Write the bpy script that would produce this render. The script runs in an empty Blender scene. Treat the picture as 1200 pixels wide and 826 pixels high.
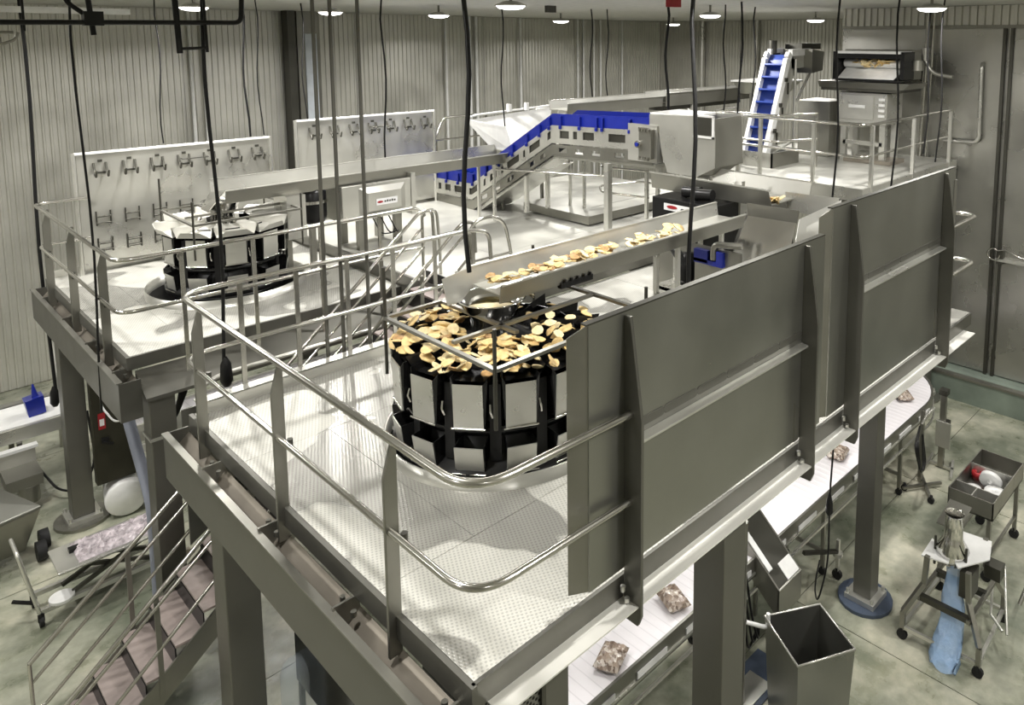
import bpy, bmesh, math, random
from math import sin, cos, pi, radians as R, sqrt, atan2, hypot
from mathutils import Vector, Matrix
random.seed(7)
SC = bpy.context.scene
COL = SC.collection

# ------------------------------------------------------------------ camera
CAMH = 6.4
cam_d = bpy.data.cameras.new('camera'); cam = bpy.data.objects.new('camera', cam_d); COL.objects.link(cam)
YAW, PIT, ROL = .743096, .117862, .0030715
_r = Vector((sin(YAW), -cos(YAW), 0)); _f = Vector((cos(YAW), sin(YAW), 0)); _u = Vector((0, 0, 1))
_d = -(cos(PIT) * _u + sin(PIT) * _f); _z = cos(PIT) * _f - sin(PIT) * _u
_cx = cos(ROL) * _r - sin(ROL) * _d; _cy = -(sin(ROL) * _r + cos(ROL) * _d)
cam.matrix_world = Matrix(((_cx.x, _cy.x, -_z.x, 0), (_cx.y, _cy.y, -_z.y, 0), (_cx.z, _cy.z, -_z.z, CAMH), (0, 0, 0, 1)))
cam_d.sensor_width = 36; cam_d.lens = 889.485 / 1200 * 36
cam_d.shift_x = (600 - 739.8) / 1200; cam_d.shift_y = (151.1 - 413) / 1200
cam_d.clip_start = .05; cam_d.clip_end = 100
SC.camera = cam
# ------------------------------------------------------------------ world, exposure
W = bpy.data.worlds.new('world'); SC.world = W; W.use_nodes = True
W.node_tree.nodes['Background'].inputs[0].default_value = (.9, .95, 1, 1)
W.node_tree.nodes['Background'].inputs[1].default_value = .3
SC.view_settings.view_transform = 'Standard'; SC.view_settings.look = 'None'
SC.view_settings.exposure = 0.0; SC.view_settings.gamma = 1; SC.view_settings.use_curve_mapping = False
SC.cycles.max_bounces = 8; SC.cycles.diffuse_bounces = 4; SC.cycles.glossy_bounces = 4
SC.cycles.transparent_max_bounces = 8; SC.cycles.caustics_reflective = False; SC.cycles.caustics_refractive = False
SC.cycles.sample_clamp_indirect = 4; SC.cycles.blur_glossy = 1
LAMP_W = 135.0
CEIL = 7.0
LAMP_COL = (1.0, .975, .935)
LAMPS = [(3.74, 11.7), (5.87, 12.04), (7.93, 12.07), (12.18, 13.46), (16.6, 13.67), (6.2, 7.8), (10.92, 8.15), (14.98, 8.33),
         (10.24, 3.98), (.6, 10.6), (5.8, 3.9), (1.3, 4.3), (13.0, .6), (8.6, .2), (4.2, 0), (-3.5, 4), (-3.2, 8.2), (-.5, 12), (0, -3), (6, -3.4)]

# ------------------------------------------------------------------ frames: 'm' metres, 'u' platform drawing units (about the camera station)
S = .842
def um(p): return Vector((p[0] * S, p[1] * S, CAMH - (CAMH - p[2]) * S))
def ident(p): return Vector(p)
ORG = {}

# ------------------------------------------------------------------ materials
def nt(name):
    m = bpy.data.materials.new(name); m.use_nodes = True
    t = m.node_tree; b = t.nodes['Principled BSDF']; return m, t, b
def N(t, k, **kw):
    n = t.nodes.new(k)
    for a, v in kw.items():
        if a in n.inputs: n.inputs[a].default_value = v
        else: setattr(n, a, v)
    return n
def ramp(t, fac, stops):
    n = t.nodes.new('ShaderNodeValToRGB'); e = n.color_ramp.elements
    e[0].position = stops[0][0]; e[0].color = (*stops[0][1], 1); e[1].position = stops[-1][0]; e[1].color = (*stops[-1][1], 1)
    for p, c in stops[1:-1]:
        x = e.new(p); x.color = (*c, 1)
    t.links.new(fac, n.inputs[0]); return n
def c3(v): return (v, v, v)
def steel(name, col=(.56, .555, .52), rough=.34, metal=.9, scale=(2, 2, 30), bump=.04, var=.12):
    m, t, b = nt(name); L = t.links.new
    tc = N(t, 'ShaderNodeTexCoord'); mp = N(t, 'ShaderNodeMapping'); mp.inputs['Scale'].default_value = scale
    L(tc.outputs['Object'], mp.inputs[0])
    no = N(t, 'ShaderNodeTexNoise', Scale=3.0, Detail=6.0); L(mp.outputs[0], no.inputs['Vector'])
    n2 = N(t, 'ShaderNodeTexNoise', Scale=1.3, Detail=4.0); L(tc.outputs['Object'], n2.inputs['Vector'])
    r1 = ramp(t, n2.outputs['Fac'], [(.3, tuple(c * (1 - var) for c in col)), (.7, tuple(min(1, c * (1 + var)) for c in col))])
    L(r1.outputs[0], b.inputs['Base Color'])
    r2 = ramp(t, n2.outputs['Fac'], [(.3, c3(rough * .8)), (.7, c3(min(1, rough * 1.25)))]); L(r2.outputs[0], b.inputs['Roughness'])
    b.inputs['Metallic'].default_value = metal
    if bump:
        bp = N(t, 'ShaderNodeBump', Strength=bump, Distance=.01); L(no.outputs['Fac'], bp.inputs['Height']); L(bp.outputs[0], b.inputs['Normal'])
    return m
def plain(name, col, rough=.5, metal=0., var=.08, sc=6.0, bump=.0):
    m, t, b = nt(name); L = t.links.new
    tc = N(t, 'ShaderNodeTexCoord'); n2 = N(t, 'ShaderNodeTexNoise', Scale=sc, Detail=5.0); L(tc.outputs['Object'], n2.inputs['Vector'])
    r1 = ramp(t, n2.outputs['Fac'], [(.3, tuple(c * (1 - var) for c in col)), (.7, tuple(min(1, c * (1 + var)) for c in col))])
    L(r1.outputs[0], b.inputs['Base Color']); b.inputs['Roughness'].default_value = rough; b.inputs['Metallic'].default_value = metal
    if bump:
        bp = N(t, 'ShaderNodeBump', Strength=bump, Distance=.02); L(n2.outputs['Fac'], bp.inputs['Height']); L(bp.outputs[0], b.inputs['Normal'])
    return m
def emit(name, col, s):
    m, t, b = nt(name); b.inputs['Emission Color'].default_value = (*col, 1); b.inputs['Emission Strength'].default_value = s; b.inputs['Base Color'].default_value = (*col, 1); return m
def treadplate(name):
    m, t, b = nt(name); L = t.links.new
    tc = N(t, 'ShaderNodeTexCoord')
    big = N(t, 'ShaderNodeTexNoise', Scale=.75, Detail=2.5, Distortion=.4); L(tc.outputs['Object'], big.inputs['Vector'])
    fine = N(t, 'ShaderNodeTexNoise', Scale=2.2, Detail=6.0); L(tc.outputs['Object'], fine.inputs['Vector'])
    sx = N(t, 'ShaderNodeSeparateXYZ'); L(tc.outputs['Object'], sx.inputs[0])
    def wave(a, b2, k):
        m1 = N(t, 'ShaderNodeMath', operation='MULTIPLY'); L(sx.outputs[0], m1.inputs[0]); m1.inputs[1].default_value = a * k
        m2 = N(t, 'ShaderNodeMath', operation='MULTIPLY_ADD'); L(sx.outputs[1], m2.inputs[0]); m2.inputs[1].default_value = b2 * k; L(m1.outputs[0], m2.inputs[2])
        s = N(t, 'ShaderNodeMath', operation='SINE'); L(m2.outputs[0], s.inputs[0]); return s
    w1 = wave(1, .35, 165); w2 = wave(-.35, 1, 165)
    pr = N(t, 'ShaderNodeMath', operation='MULTIPLY'); L(w1.outputs[0], pr.inputs[0]); L(w2.outputs[0], pr.inputs[1])
    ab = N(t, 'ShaderNodeMath', operation='MAXIMUM'); L(pr.outputs[0], ab.inputs[0]); ab.inputs[1].default_value = 0
    wet = ramp(t, big.outputs['Fac'], [(.50, c3(0)), (.515, c3(1))])         # puddled, dull patches
    r1 = ramp(t, fine.outputs['Fac'], [(.3, (.56, .555, .505)), (.7, (.70, .69, .635))])
    mx = N(t, 'ShaderNodeMix', data_type='RGBA'); L(wet.outputs[0], mx.inputs[0]); L(r1.outputs[0], mx.inputs[6]); mx.inputs[7].default_value = (.40, .395, .36, 1)
    m3 = N(t, 'ShaderNodeMix', data_type='RGBA', blend_type='MULTIPLY'); m3.inputs[0].default_value = 1
    dots = ramp(t, ab.outputs[0], [(.05, c3(1)), (.6, c3(.72))]); L(mx.outputs[2], m3.inputs[6]); L(dots.outputs[0], m3.inputs[7])
    L(m3.outputs[2], b.inputs['Base Color'])
    b.inputs['Metallic'].default_value = .4
    r2 = ramp(t, wet.outputs[0], [(0, c3(.48)), (1, c3(.26))]); L(r2.outputs[0], b.inputs['Roughness'])
    bp = N(t, 'ShaderNodeBump', Strength=.35, Distance=.004); L(ab.outputs[0], bp.inputs['Height']); L(bp.outputs[0], b.inputs['Normal'])
    return m
def concrete(name):
    m, t, b = nt(name); L = t.links.new
    tc = N(t, 'ShaderNodeTexCoord'); geo = N(t, 'ShaderNodeNewGeometry')
    a = N(t, 'ShaderNodeTexNoise', Scale=.8, Detail=6.0, Roughness=.62); L(geo.outputs['Position'], a.inputs['Vector'])
    c = N(t, 'ShaderNodeTexNoise', Scale=2.2, Detail=7.0, Roughness=.6); L(geo.outputs['Position'], c.inputs['Vector'])
    r1 = ramp(t, a.outputs['Fac'], [(.36, (.16, .175, .13)), (.5, (.34, .345, .27)), (.62, (.56, .54, .43))])
    r3 = ramp(t, c.outputs['Fac'], [(.32, (.5, .54, .46)), (.55, (1, 1, 1))])
    mx = N(t, 'ShaderNodeMix', data_type='RGBA', blend_type='MULTIPLY'); mx.inputs[0].default_value = .8
    L(r1.outputs[0], mx.inputs[6]); L(r3.outputs[0], mx.inputs[7]); L(mx.outputs[2], b.inputs['Base Color'])
    r2 = ramp(t, c.outputs['Fac'], [(.35, c3(.22)), (.65, c3(.5))]); L(r2.outputs[0], b.inputs['Roughness'])
    bp = N(t, 'ShaderNodeBump', Strength=.15, Distance=.01); L(c.outputs['Fac'], bp.inputs['Height']); L(bp.outputs[0], b.inputs['Normal'])
    return m
def slatbelt(name, col, k, axis=0):
    m, t, b = nt(name); L = t.links.new
    tc = N(t, 'ShaderNodeTexCoord'); sx = N(t, 'ShaderNodeSeparateXYZ'); L(tc.outputs['Object'], sx.inputs[0])
    m1 = N(t, 'ShaderNodeMath', operation='MULTIPLY'); L(sx.outputs[axis], m1.inputs[0]); m1.inputs[1].default_value = k
    s = N(t, 'ShaderNodeMath', operation='SINE'); L(m1.outputs[0], s.inputs[0])
    r = ramp(t, s.outputs[0], [(0, col), (.9, col), (.98, tuple(c * .86 for c in col))]); L(r.outputs[0], b.inputs['Base Color'])
    bp = N(t, 'ShaderNodeBump', Strength=.3, Distance=.006); L(s.outputs[0], bp.inputs['Height']); L(bp.outputs[0], b.inputs['Normal'])
    b.inputs['Roughness'].default_value = .45
    return m
def clearfilm(name, col, rough=.08, alpha=.35, spec=.8):
    m, t, b = nt(name)
    b.inputs['Base Color'].default_value = (*col, 1); b.inputs['Roughness'].default_value = rough
    b.inputs['Alpha'].default_value = alpha; b.inputs['Specular IOR Level'].default_value = spec
    tc = N(t, 'ShaderNodeTexCoord'); no = N(t, 'ShaderNodeTexNoise', Scale=14.0, Detail=4.0); t.links.new(tc.outputs['Object'], no.inputs['Vector'])
    bp = N(t, 'ShaderNodeBump', Strength=.6, Distance=.03); t.links.new(no.outputs['Fac'], bp.inputs['Height']); t.links.new(bp.outputs[0], b.inputs['Normal'])
    return m
def bagmat(name):
    m, t, b = nt(name); L = t.links.new
    tc = N(t, 'ShaderNodeTexCoord'); no = N(t, 'ShaderNodeTexVoronoi', Scale=30.0); L(tc.outputs['Object'], no.inputs['Vector'])
    r = ramp(t, no.outputs['Color'], [(.2, (.17, .12, .09)), (.45, (.42, .33, .26)), (.62, (.75, .68, .6)), (.8, (.30, .22, .17))]); L(r.outputs[0], b.inputs['Base Color'])
    b.inputs['Roughness'].default_value = .25; b.inputs['Coat Weight'].default_value = .5
    bp = N(t, 'ShaderNodeBump', Strength=.6, Distance=.02); L(no.outputs['Distance'], bp.inputs['Height']); L(bp.outputs[0], b.inputs['Normal'])
    return m
def perfmat(name):
    m, t, b = nt(name); L = t.links.new
    tc = N(t, 'ShaderNodeTexCoord'); sx = N(t, 'ShaderNodeSeparateXYZ'); L(tc.outputs['Object'], sx.inputs[0]); w_ = []
    for k in (0, 2):
        a = N(t, 'ShaderNodeMath', operation='MULTIPLY'); L(sx.outputs[k], a.inputs[0]); a.inputs[1].default_value = 150
        q = N(t, 'ShaderNodeMath', operation='SINE'); L(a.outputs[0], q.inputs[0]); w_.append(q)
    pr = N(t, 'ShaderNodeMath', operation='MULTIPLY'); L(w_[0].outputs[0], pr.inputs[0]); L(w_[1].outputs[0], pr.inputs[1])
    r = ramp(t, pr.outputs[0], [(.1, (.22, .22, .20)), (.25, (.005, .005, .005))]); L(r.outputs[0], b.inputs['Base Color'])
    b.inputs['Metallic'].default_value = .6; b.inputs['Roughness'].default_value = .4
    return m

M = dict(  # steels, plastics, floors
    steel=steel('brushed_steel'), bright=steel('bright_steel', (.62, .615, .57), .3, .75), rail=steel('rail_steel', (.50, .49, .45), .2, .95, bump=0),
    dull=steel('dull_steel', (.27, .265, .235), .36, .85), panel=steel('panel_steel', (.30, .30, .272), .33, .85, (1, 1, 14), .03, .1), dark=steel('dark_steel', (.09, .088, .075), .4, .8),
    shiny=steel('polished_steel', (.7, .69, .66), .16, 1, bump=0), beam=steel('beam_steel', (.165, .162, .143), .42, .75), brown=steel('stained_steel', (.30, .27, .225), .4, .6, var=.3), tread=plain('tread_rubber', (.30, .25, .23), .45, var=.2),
    wall=steel('wall_sheet', (.66, .65, .595), .36, .65, (1, 1, 1), .0, .07), door=steel('door_sheet', (.46, .455, .42), .28, .85, (1, 1, 1), .08, .12),
    deck=treadplate('tread_plate'), deck2=steel('deck_sheet', (.60, .595, .545), .36, .45, (1, 1, 1), .05, .22), floor=concrete('sealed_concrete'), joint=plain('joint_filler', (.13, .13, .1), .8),
    ceil=plain('ceiling_sheet', (.80, .79, .74), .6), curb=plain('green_curb', (.20, .24, .20), .45, var=.2, sc=2.),
    black=plain('black_plastic', (.012, .012, .012), .3, sc=9), blackm=steel('black_gloss', (.02, .02, .02), .16, .5, bump=0), rubber=plain('black_rubber', (.02, .02, .02), .6),
    blue=plain('blue_plastic', (.008, .018, .23), .3), bluebelt=plain('blue_belt', (.012, .045, .27), .4), white=plain('white_plastic', (.82, .82, .80), .35),
    wbelt=slatbelt('white_slat_belt', (.86, .83, .85), 62), red=plain('red_plastic', (.35, .015, .02), .4), grey=plain('grey_plastic', (.25, .27, .33), .5),
    chipA=plain('cracker_gold', (.72, .53, .24), .65, var=.18, sc=25, bump=.3), chipB=plain('cracker_pale', (.80, .66, .38), .65, var=.15, sc=25, bump=.3), chipC=plain('cracker_toasted', (.45, .27, .11), .6, var=.3, sc=25, bump=.3),
    bag=bagmat('printed_bag'), film=clearfilm('blue_film', (.45, .66, .97), .12, .55), clear=clearfilm('clear_film', (.75, .85, .95), .05, .3), perf=perfmat('perforated_guard'),
    ledge=steel('ledge_steel', (.80, .79, .73), .4, .25), pale=plain('pale_lit_sheet', (.72, .77, .84), .3), lens=emit('lamp_lens', (1, .98, .92), 9.0), paint=plain('blue_floor_paint', (.06, .08, .12), .5, var=.3), label=plain('white_label', (.85, .85, .85), .5), brownp=plain('brown_cabinet', (.035, .033, .022), .35),
    green=plain('green_lens', (.35, .75, .6), .3), pit=plain('dark_void', (.01, .01, .01), .9), mauve=plain('film_scrap', (.45, .40, .42), .3, var=.5, sc=14., bump=.8), yellowd=plain('amber_liner', (.32, .25, .08), .35, .3),
)

for k_ in ('black', 'rubber', 'brownp'): M[k_].node_tree.nodes['Principled BSDF'].inputs['Specular IOR Level'].default_value = .25
# ------------------------------------------------------------------ mesh builder
class MB:
    def __init__(s, T=um, X=None): s.v = []; s.f = []; s.sm = []; s.T = T; s.X = X
    def add(s, vs, fs, smooth=False):
        o = len(s.v)
        for p in vs:
            p = Vector(p)
            s.v.append(s.X @ p if s.X else p)
        for f in fs: s.f.append([o + i for i in f]); s.sm.append(smooth)
        return s
    def box(s, x0, x1, y0, y1, z0, z1):
        x0, x1 = min(x0, x1), max(x0, x1); y0, y1 = min(y0, y1), max(y0, y1); z0, z1 = min(z0, z1), max(z0, z1)
        return s.add([(x0, y0, z0), (x1, y0, z0), (x1, y1, z0), (x0, y1, z0), (x0, y0, z1), (x1, y0, z1), (x1, y1, z1), (x0, y1, z1)],
                     [(0, 3, 2, 1), (4, 5, 6, 7), (0, 1, 5, 4), (1, 2, 6, 5), (2, 3, 7, 6), (3, 0, 4, 7)])
    def hexa(s, a, b):                       # a, b : matching 4-point loops
        return s.add(list(a) + list(b), [(0, 3, 2, 1), (4, 5, 6, 7), (0, 1, 5, 4), (1, 2, 6, 5), (2, 3, 7, 6), (3, 0, 4, 7)])
    def sheet(s, pts, t):                    # flat polygon with thickness
        P = [Vector(p) for p in pts]; n = Vector((0, 0, 0))
        for i in range(len(P)): n += P[i].cross(P[(i + 1) % len(P)])
        n.normalize(); k = len(P)
        Q = [p - n * t for p in P]
        return s.add(P + Q, [tuple(range(k)), tuple(range(2 * k - 1, k - 1, -1))] + [(i, i + k, (i + 1) % k + k, (i + 1) % k) for i in range(k)])
    def prism(s, pts2, ax, a, b):            # polygon in the plane across axis ax
        def P(p, h):
            return {'x': (h, p[0], p[1]), 'y': (p[0], h, p[1]), 'z': (p[0], p[1], h)}[ax]
        k = len(pts2)
        return s.add([P(p, a) for p in pts2] + [P(p, b) for p in pts2],
                     [tuple(range(k - 1, -1, -1)), tuple(range(k, 2 * k))] + [(i, (i + 1) % k, (i + 1) % k + k, i + k) for i in range(k)])
    def tube(s, pts, r, n=8, closed=False, caps=True):
        P = [Vector(p) for p in pts]; K = len(P); rings = []; prev = None
        for i, p in enumerate(P):
            if closed: d = (P[(i + 1) % K] - P[i - 1])
            else: d = (P[min(i + 1, K - 1)] - P[max(i - 1, 0)])
            d.normalize()
            if prev is None:
                u = Vector((0, 0, 1)) if abs(d.z) < .9 else Vector((1, 0, 0))
            else: u = prev
            u = (u - d * u.dot(d)); u.normalize(); prev = u; w = d.cross(u)
            rr = r[i] if isinstance(r, (list, tuple)) else r
            rings.append([p + (u * cos(2 * pi * j / n) + w * sin(2 * pi * j / n)) * rr for j in range(n)])
        vs = [q for g in rings for q in g]; fs = []
        for i in range(K if closed else K - 1):
            a = i * n; b = ((i + 1) % K) * n
            for j in range(n): fs.append((a + j, a + (j + 1) % n, b + (j + 1) % n, b + j))
        s.add(vs, fs, True)
        if caps and not closed: s.add(rings[0], [tuple(range(n - 1, -1, -1))]); s.add(rings[-1], [tuple(range(n))])
        return s
    def lathe(s, prof, c=(0, 0), n=24, a0=0, a1=2 * pi):
        full = abs(a1 - a0 - 2 * pi) < 1e-6; m = n if full else n + 1
        vs = [(c[0] + r * cos(a0 + (a1 - a0) * j / n), c[1] + r * sin(a0 + (a1 - a0) * j / n), z) for r, z in prof for j in range(m)]
        fs = []
        for i in range(len(prof) - 1):
            for j in range(n): fs.append((i * m + j, i * m + (j + 1) % m, (i + 1) * m + (j + 1) % m, (i + 1) * m + j))
        return s.add(vs, fs, True)
    def cyl(s, x, y, z0, z1, r, n=20):
        s.lathe([(r, z0), (r, z1)], (x, y), n)
        for z, fl in ((z0, -1), (z1, 1)):
            q = [(x + r * cos(2 * pi * j / n), y + r * sin(2 * pi * j / n), z) for j in range(n)]
            s.add(q, [tuple(range(n))[::fl]])
        return s
    def build(s, name, mat, parent=None, bevel=0, label=None):
        vs = [s.T(p) for p in s.v]
        if parent is not None: org = ORG[parent.name]
        else:
            xs = [p.x for p in vs]; ys = [p.y for p in vs]; zs = [p.z for p in vs]
            org = Vector(((min(xs) + max(xs)) / 2, (min(ys) + max(ys)) / 2, min(zs)))
        me = bpy.data.meshes.new(name); me.from_pydata([p - org for p in vs], [], s.f); me.update()
        bm = bmesh.new(); bm.from_mesh(me); bmesh.ops.recalc_face_normals(bm, faces=bm.faces); bm.to_mesh(me); bm.free()
        me.polygons.foreach_set('use_smooth', s.sm)
        o = bpy.data.objects.new(name, me); COL.objects.link(o)
        me.materials.append(M[mat] if isinstance(mat, str) else mat)
        if parent is not None: o.parent = parent
        else: o.location = org
        ORG[o.name] = org
        if bevel:
            b = o.modifiers.new('bevel', 'BEVEL'); b.width = bevel; b.segments = 2; b.limit_method = 'ANGLE'; b.harden_normals = False
        if label: o['label'] = label
        return o
def thing(name, label, cat, loc, group=None, T=um):
    o = bpy.data.objects.new(name, None); COL.objects.link(o); L = T(Vector(loc)); o.location = L; ORG[o.name] = L
    o.empty_display_size = .1; o['label'] = label; o['category'] = cat
    if group: o['group'] = group
    return o
def tag(o, label, cat, group=None, kind=None):
    if label: o['label'] = label
    if cat: o['category'] = cat
    if group: o['group'] = group
    if kind: o['kind'] = kind
    return o
def struct(o): o['kind'] = 'structure'; return o
def dup(o, parent, rz=None, name=None):
    c = o.copy(); COL.objects.link(c); c.parent = parent; ORG[c.name] = ORG[parent.name]
    if rz is not None: c.rotation_euler = (0, 0, rz)
    for ch in list(o.children): dup(ch, c)
    return c
def arc(pts, r, n=5):                         # polyline with rounded corners
    P = [Vector(p) for p in pts]; out = [P[0]]
    for i in range(1, len(P) - 1):
        a = (P[i - 1] - P[i]); b = (P[i + 1] - P[i]); q = min(r, a.length * .49, b.length * .49)
        a.normalize(); b.normalize(); A = P[i] + a * q; B = P[i] + b * q
        for k in range(n + 1):
            t = k / n; out.append((1 - t) ** 2 * A + 2 * t * (1 - t) * P[i] + t * t * B)
    out.append(P[-1]); return out

# ================================================================== ROOM (metres)
def mm(): return MB(ident)
def ribs(x0, y0, x1, y1, z0, z1, inward, pitch=.115, depth=.022):
    """corrugated sheet from (x0,y0) to (x1,y1)"""
    b = mm(); d = Vector((x1 - x0, y1 - y0, 0)); L = d.length; d.normalize(); n = Vector((inward[0], inward[1], 0))
    prof = []; k = int(round(L / pitch)); p = L / k
    for i in range(k):
        s = i * p
        prof += [(s, 0), (s + p * .55, 0), (s + p * .65, depth), (s + p * .9, depth)]
    prof.append((L, 0)); vs = []
    for s_, h in prof:
        q = Vector((x0, y0, 0)) + d * s_ + n * h
        vs += [(q.x, q.y, z0), (q.x, q.y, z1)]
    b.add(vs, [(2 * i, 2 * i + 2, 2 * i + 3, 2 * i + 1) for i in range(len(prof) - 1)])
    return b
# floor: dark base with cast slabs on it, joints open between them
fl = struct(mm().box(-6, 20.4, -6, 17.4, -.3, -.012).build('floor', 'joint'))
proto = None
for i in range(8):
    for j in range(7):
        x0 = -6 + i * 3.3 + .35; y0 = -6 + j * 3.35 + .3
        if proto is None:
            proto = mm().box(-1.644, 1.644, -1.669, 1.669, -.012, 0); o = proto.build('floor_slab', 'floor'); proto = o
        else: o = proto.copy(); COL.objects.link(o)
        o.parent = fl; o.location = Vector((x0 + 1.3, y0 + 1.35, -.012)) - fl.location
struct(mm().box(-6, 20.4, -6, 17.4, CEIL, CEIL + .2).build('ceiling', 'ceil'))
wb = struct(mm().box(-6, 20.4, 17.26, 17.4, 0, CEIL).build('wall_back', 'wall'))
for i in range(7):
    x0 = -6 + i * 3.75
    ribs(x0, 17.24, min(x0 + 3.72, 20.2), 17.24, 0.02, CEIL - .02, (0, -1)).build('wall_panel', 'wall', wb)
wr = struct(mm().box(20.26, 20.4, 7.0, 17.26, 0, CEIL).build('wall_right', 'wall'))
for i in range(3):
    y0 = 7.1 + i * 3.4
    ribs(20.24, y0, 20.24, min(y0 + 3.37, 17.2), 0.02, CEIL - .02, (-1, 0)).build('wall_panel', 'wall', wr)
wl = struct(mm().box(-6.2, -6, -6, 17.4, 0, CEIL).build('wall_left', 'wall'))
wf = struct(mm().box(-6, 20.4, -6.2, -6, 0, CEIL).build('wall_front', 'wall'))
# cold-store wall on the right, smooth sheets under a ribbed band
ws = struct(mm().box(13.84, 20.24, -6, 7.08, 0, CEIL).build('wall_side', 'door'))
ribs(13.83, -6, 13.83, 7.08, 6.66, CEIL - .01, (-1, 0), .13, .04).build('ribbed_band', 'wall', ws)
mm().box(13.79, 13.84, -6, 7.08, 6.60, 6.66).build('rail_strip', 'dull', ws)
for y0, y1 in ((5.42, 7.07), (4.13, 5.40), (1.2, 3.95), (-1.7, 1.18), (-4.6, -1.72)):
    mm().box(13.80, 13.84, y0, y1, .52, 6.59).build('wall_panel', 'door', ws, .004)
for y in (4.10, 3.98): mm().box(13.75, 13.84, y - .03, y + .02, .5, 6.6).build('jamb_strip', 'dark', ws)
tr = struct(mm().prism([(13.45, 0), (13.84, 0), (13.84, .5), (13.62, .5), (13.45, .42)], 'y', -6, 7.08).build('trim_1', 'curb'))
mm().box(13.42, 13.6, -6, 7.08, .43, .47).build('curb_cap', 'dull', tr)
# door handle, hinge plates on the cold-store door
dh = thing('door_lever', 'curly steel lever handle across the smooth right-hand cold store door', 'handle', (13.7, 4.1, 2.6), T=ident)
pts = [(13.68, 4.09 + .1 * cos(a) - .05, 2.72 + .1 * sin(a)) for a in [k * pi / 8 for k in range(-8, 7)]]
mm().tube(pts + [(13.66, 3.85, 2.83), (13.66, 3.6, 2.74), (13.66, 2.9, 2.70)], .014, 6).build('lever', 'rail', dh)
mm().box(13.7, 13.8, 2.9, 4.02, 2.60, 2.64).build('guide_bar', 'bright', dh)
mm().box(13.72, 13.8, 3.9, 4.0, 2.55, 2.80).build('pivot_plate', 'dark', dh)
mm().tube([(13.76, 3.99, 2.55), (13.76, 3.99, 1.0)], .014, 6).build('drop_rod', 'dull', dh)
# wall conduit loops
c = mm(); c.tube(arc([(13.70, 5.0, 4.62), (13.70, 4.40, 4.63), (13.70, 4.42, 5.95), (13.78, 4.42, 6.0)], .12), .035, 8)
tag(c.build('wall_conduit', 'bright'), 'bent steel conduit loop on the smooth wall beside the far platform railing', 'conduit')
c = mm(); c.tube([(13.7, 5.36, 6.98), (13.7, 5.44, 3.2)], .04, 8); c.tube([(13.7, 5.26, 6.98), (13.7, 5.33, 3.2)], .022, 8)
tag(c.build('wall_conduit', 'rail'), 'pair of straight vertical steel conduits behind the far packing machine', 'conduit')
# conduits and pilaster on the ribbed back wall
for lab, xs, r, z0 in (('pair of pale steel conduits on the ribbed wall above the left tool board', (5.36, 5.6), .035, 0), ('single pale steel conduit on the ribbed wall right of the second tool board', (11.45,), .035, 0),
                   ('pair of bright steel conduits on the ribbed wall behind the blue incline conveyor', (12.2, 12.42), .045, 0), ('pale steel conduit on the back wall just left of the white hopper', (13.95,), .04, 0),
                   ('group of thin conduits on the back wall above the far trough', (16.2, 16.45, 16.9, 17.2), .03, 0), ('conduit on the back wall near the far room corner', (18.2,), .035, 0)):
    b = mm()
    for x in xs: b.tube([(x, 17.14, z0), (x, 17.14, CEIL)], r, 8)
    tag(b.build('wall_conduit', 'white'), lab, 'conduit')
b = mm(); b.tube([(20.1, 15.3, 0), (20.1, 15.3, CEIL)], .09, 10); b.tube([(20.12, 13.2, 0), (20.12, 13.2, CEIL)], .06, 10)
tag(b.build('downpipe', 'bright'), 'bright vertical pipes on the far right ribbed wall', 'pipe')
struct(mm().box(7.5, 8.0, 17.0, 17.2, 0, CEIL).build('trim_2', 'dull'))
struct(mm().box(7.66, 7.92, 16.97, 17.0, 0, 6.5).build('trim_5', 'pale'))  # lit strip on the pilaster, its brightness put into the pale colour
struct(mm().box(7.25, 7.42, 16.9, 17.2, 0, CEIL).build('trim_3', 'dark'))
struct(mm().box(-6, 3.2, 12.6, 12.75, 6.72, 6.8).build('trim_4', 'white'))

# ------------------------------------------------------------------ ceiling lamps
LBL = ['pendant lamp at the top left, right of the black pipe bracket', 'pendant lamp above the left conduit pair at the top', 'small pendant lamp above the second tool board',
       'small pendant lamp over the far trough, left one', 'small pendant lamp beside the red ceiling box', 'large bright pendant lamp near the top middle', 'pendant lamp with pipework right of the thick black cable',
       'pendant lamp above the steep blue elevator', 'large bright pendant lamp above the cold store door corner']
OFFL = 'round white high-bay pendant lamp overhead, beyond the picture edge'
for i, (x, y) in enumerate(LAMPS):
    z = 6.86 if i < 9 else 6.86
    k = thing('pendant_lamp', LBL[i] if i < len(LBL) else OFFL, 'lamp', (x, y, z - .05), 'round pendant lamps below the ceiling' if i < len(LBL) else 'pendant lamps beyond the picture edge', T=ident)
    b = mm(); b.lathe([(.02, z + .02), (.10, z + .015), (.2, z - .03), (.21, z - .045), (.19, z - .045), (.05, z)], (x, y), 20); b.build('lamp_shade', 'bright', k)
    b = mm(); b.lathe([(.185, z - .045), (.15, z - .075), (.07, z - .09), (0, z - .092)], (x, y), 20); b.build('lamp_lens', 'lens', k)
    mm().tube([(x, y, z), (x, y, CEIL)], .02, 8).build('stem', 'dull', k)
    l = bpy.data.lights.new('lamp_light', 'AREA'); l.shape = 'DISK'; l.size = .38; l.energy = LAMP_W; l.color = LAMP_COL; l.spread = R(170)
    lo = bpy.data.objects.new('lamp_light', l); COL.objects.link(lo); lo.parent = k; lo.location = (0, 0, -.06)

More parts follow.
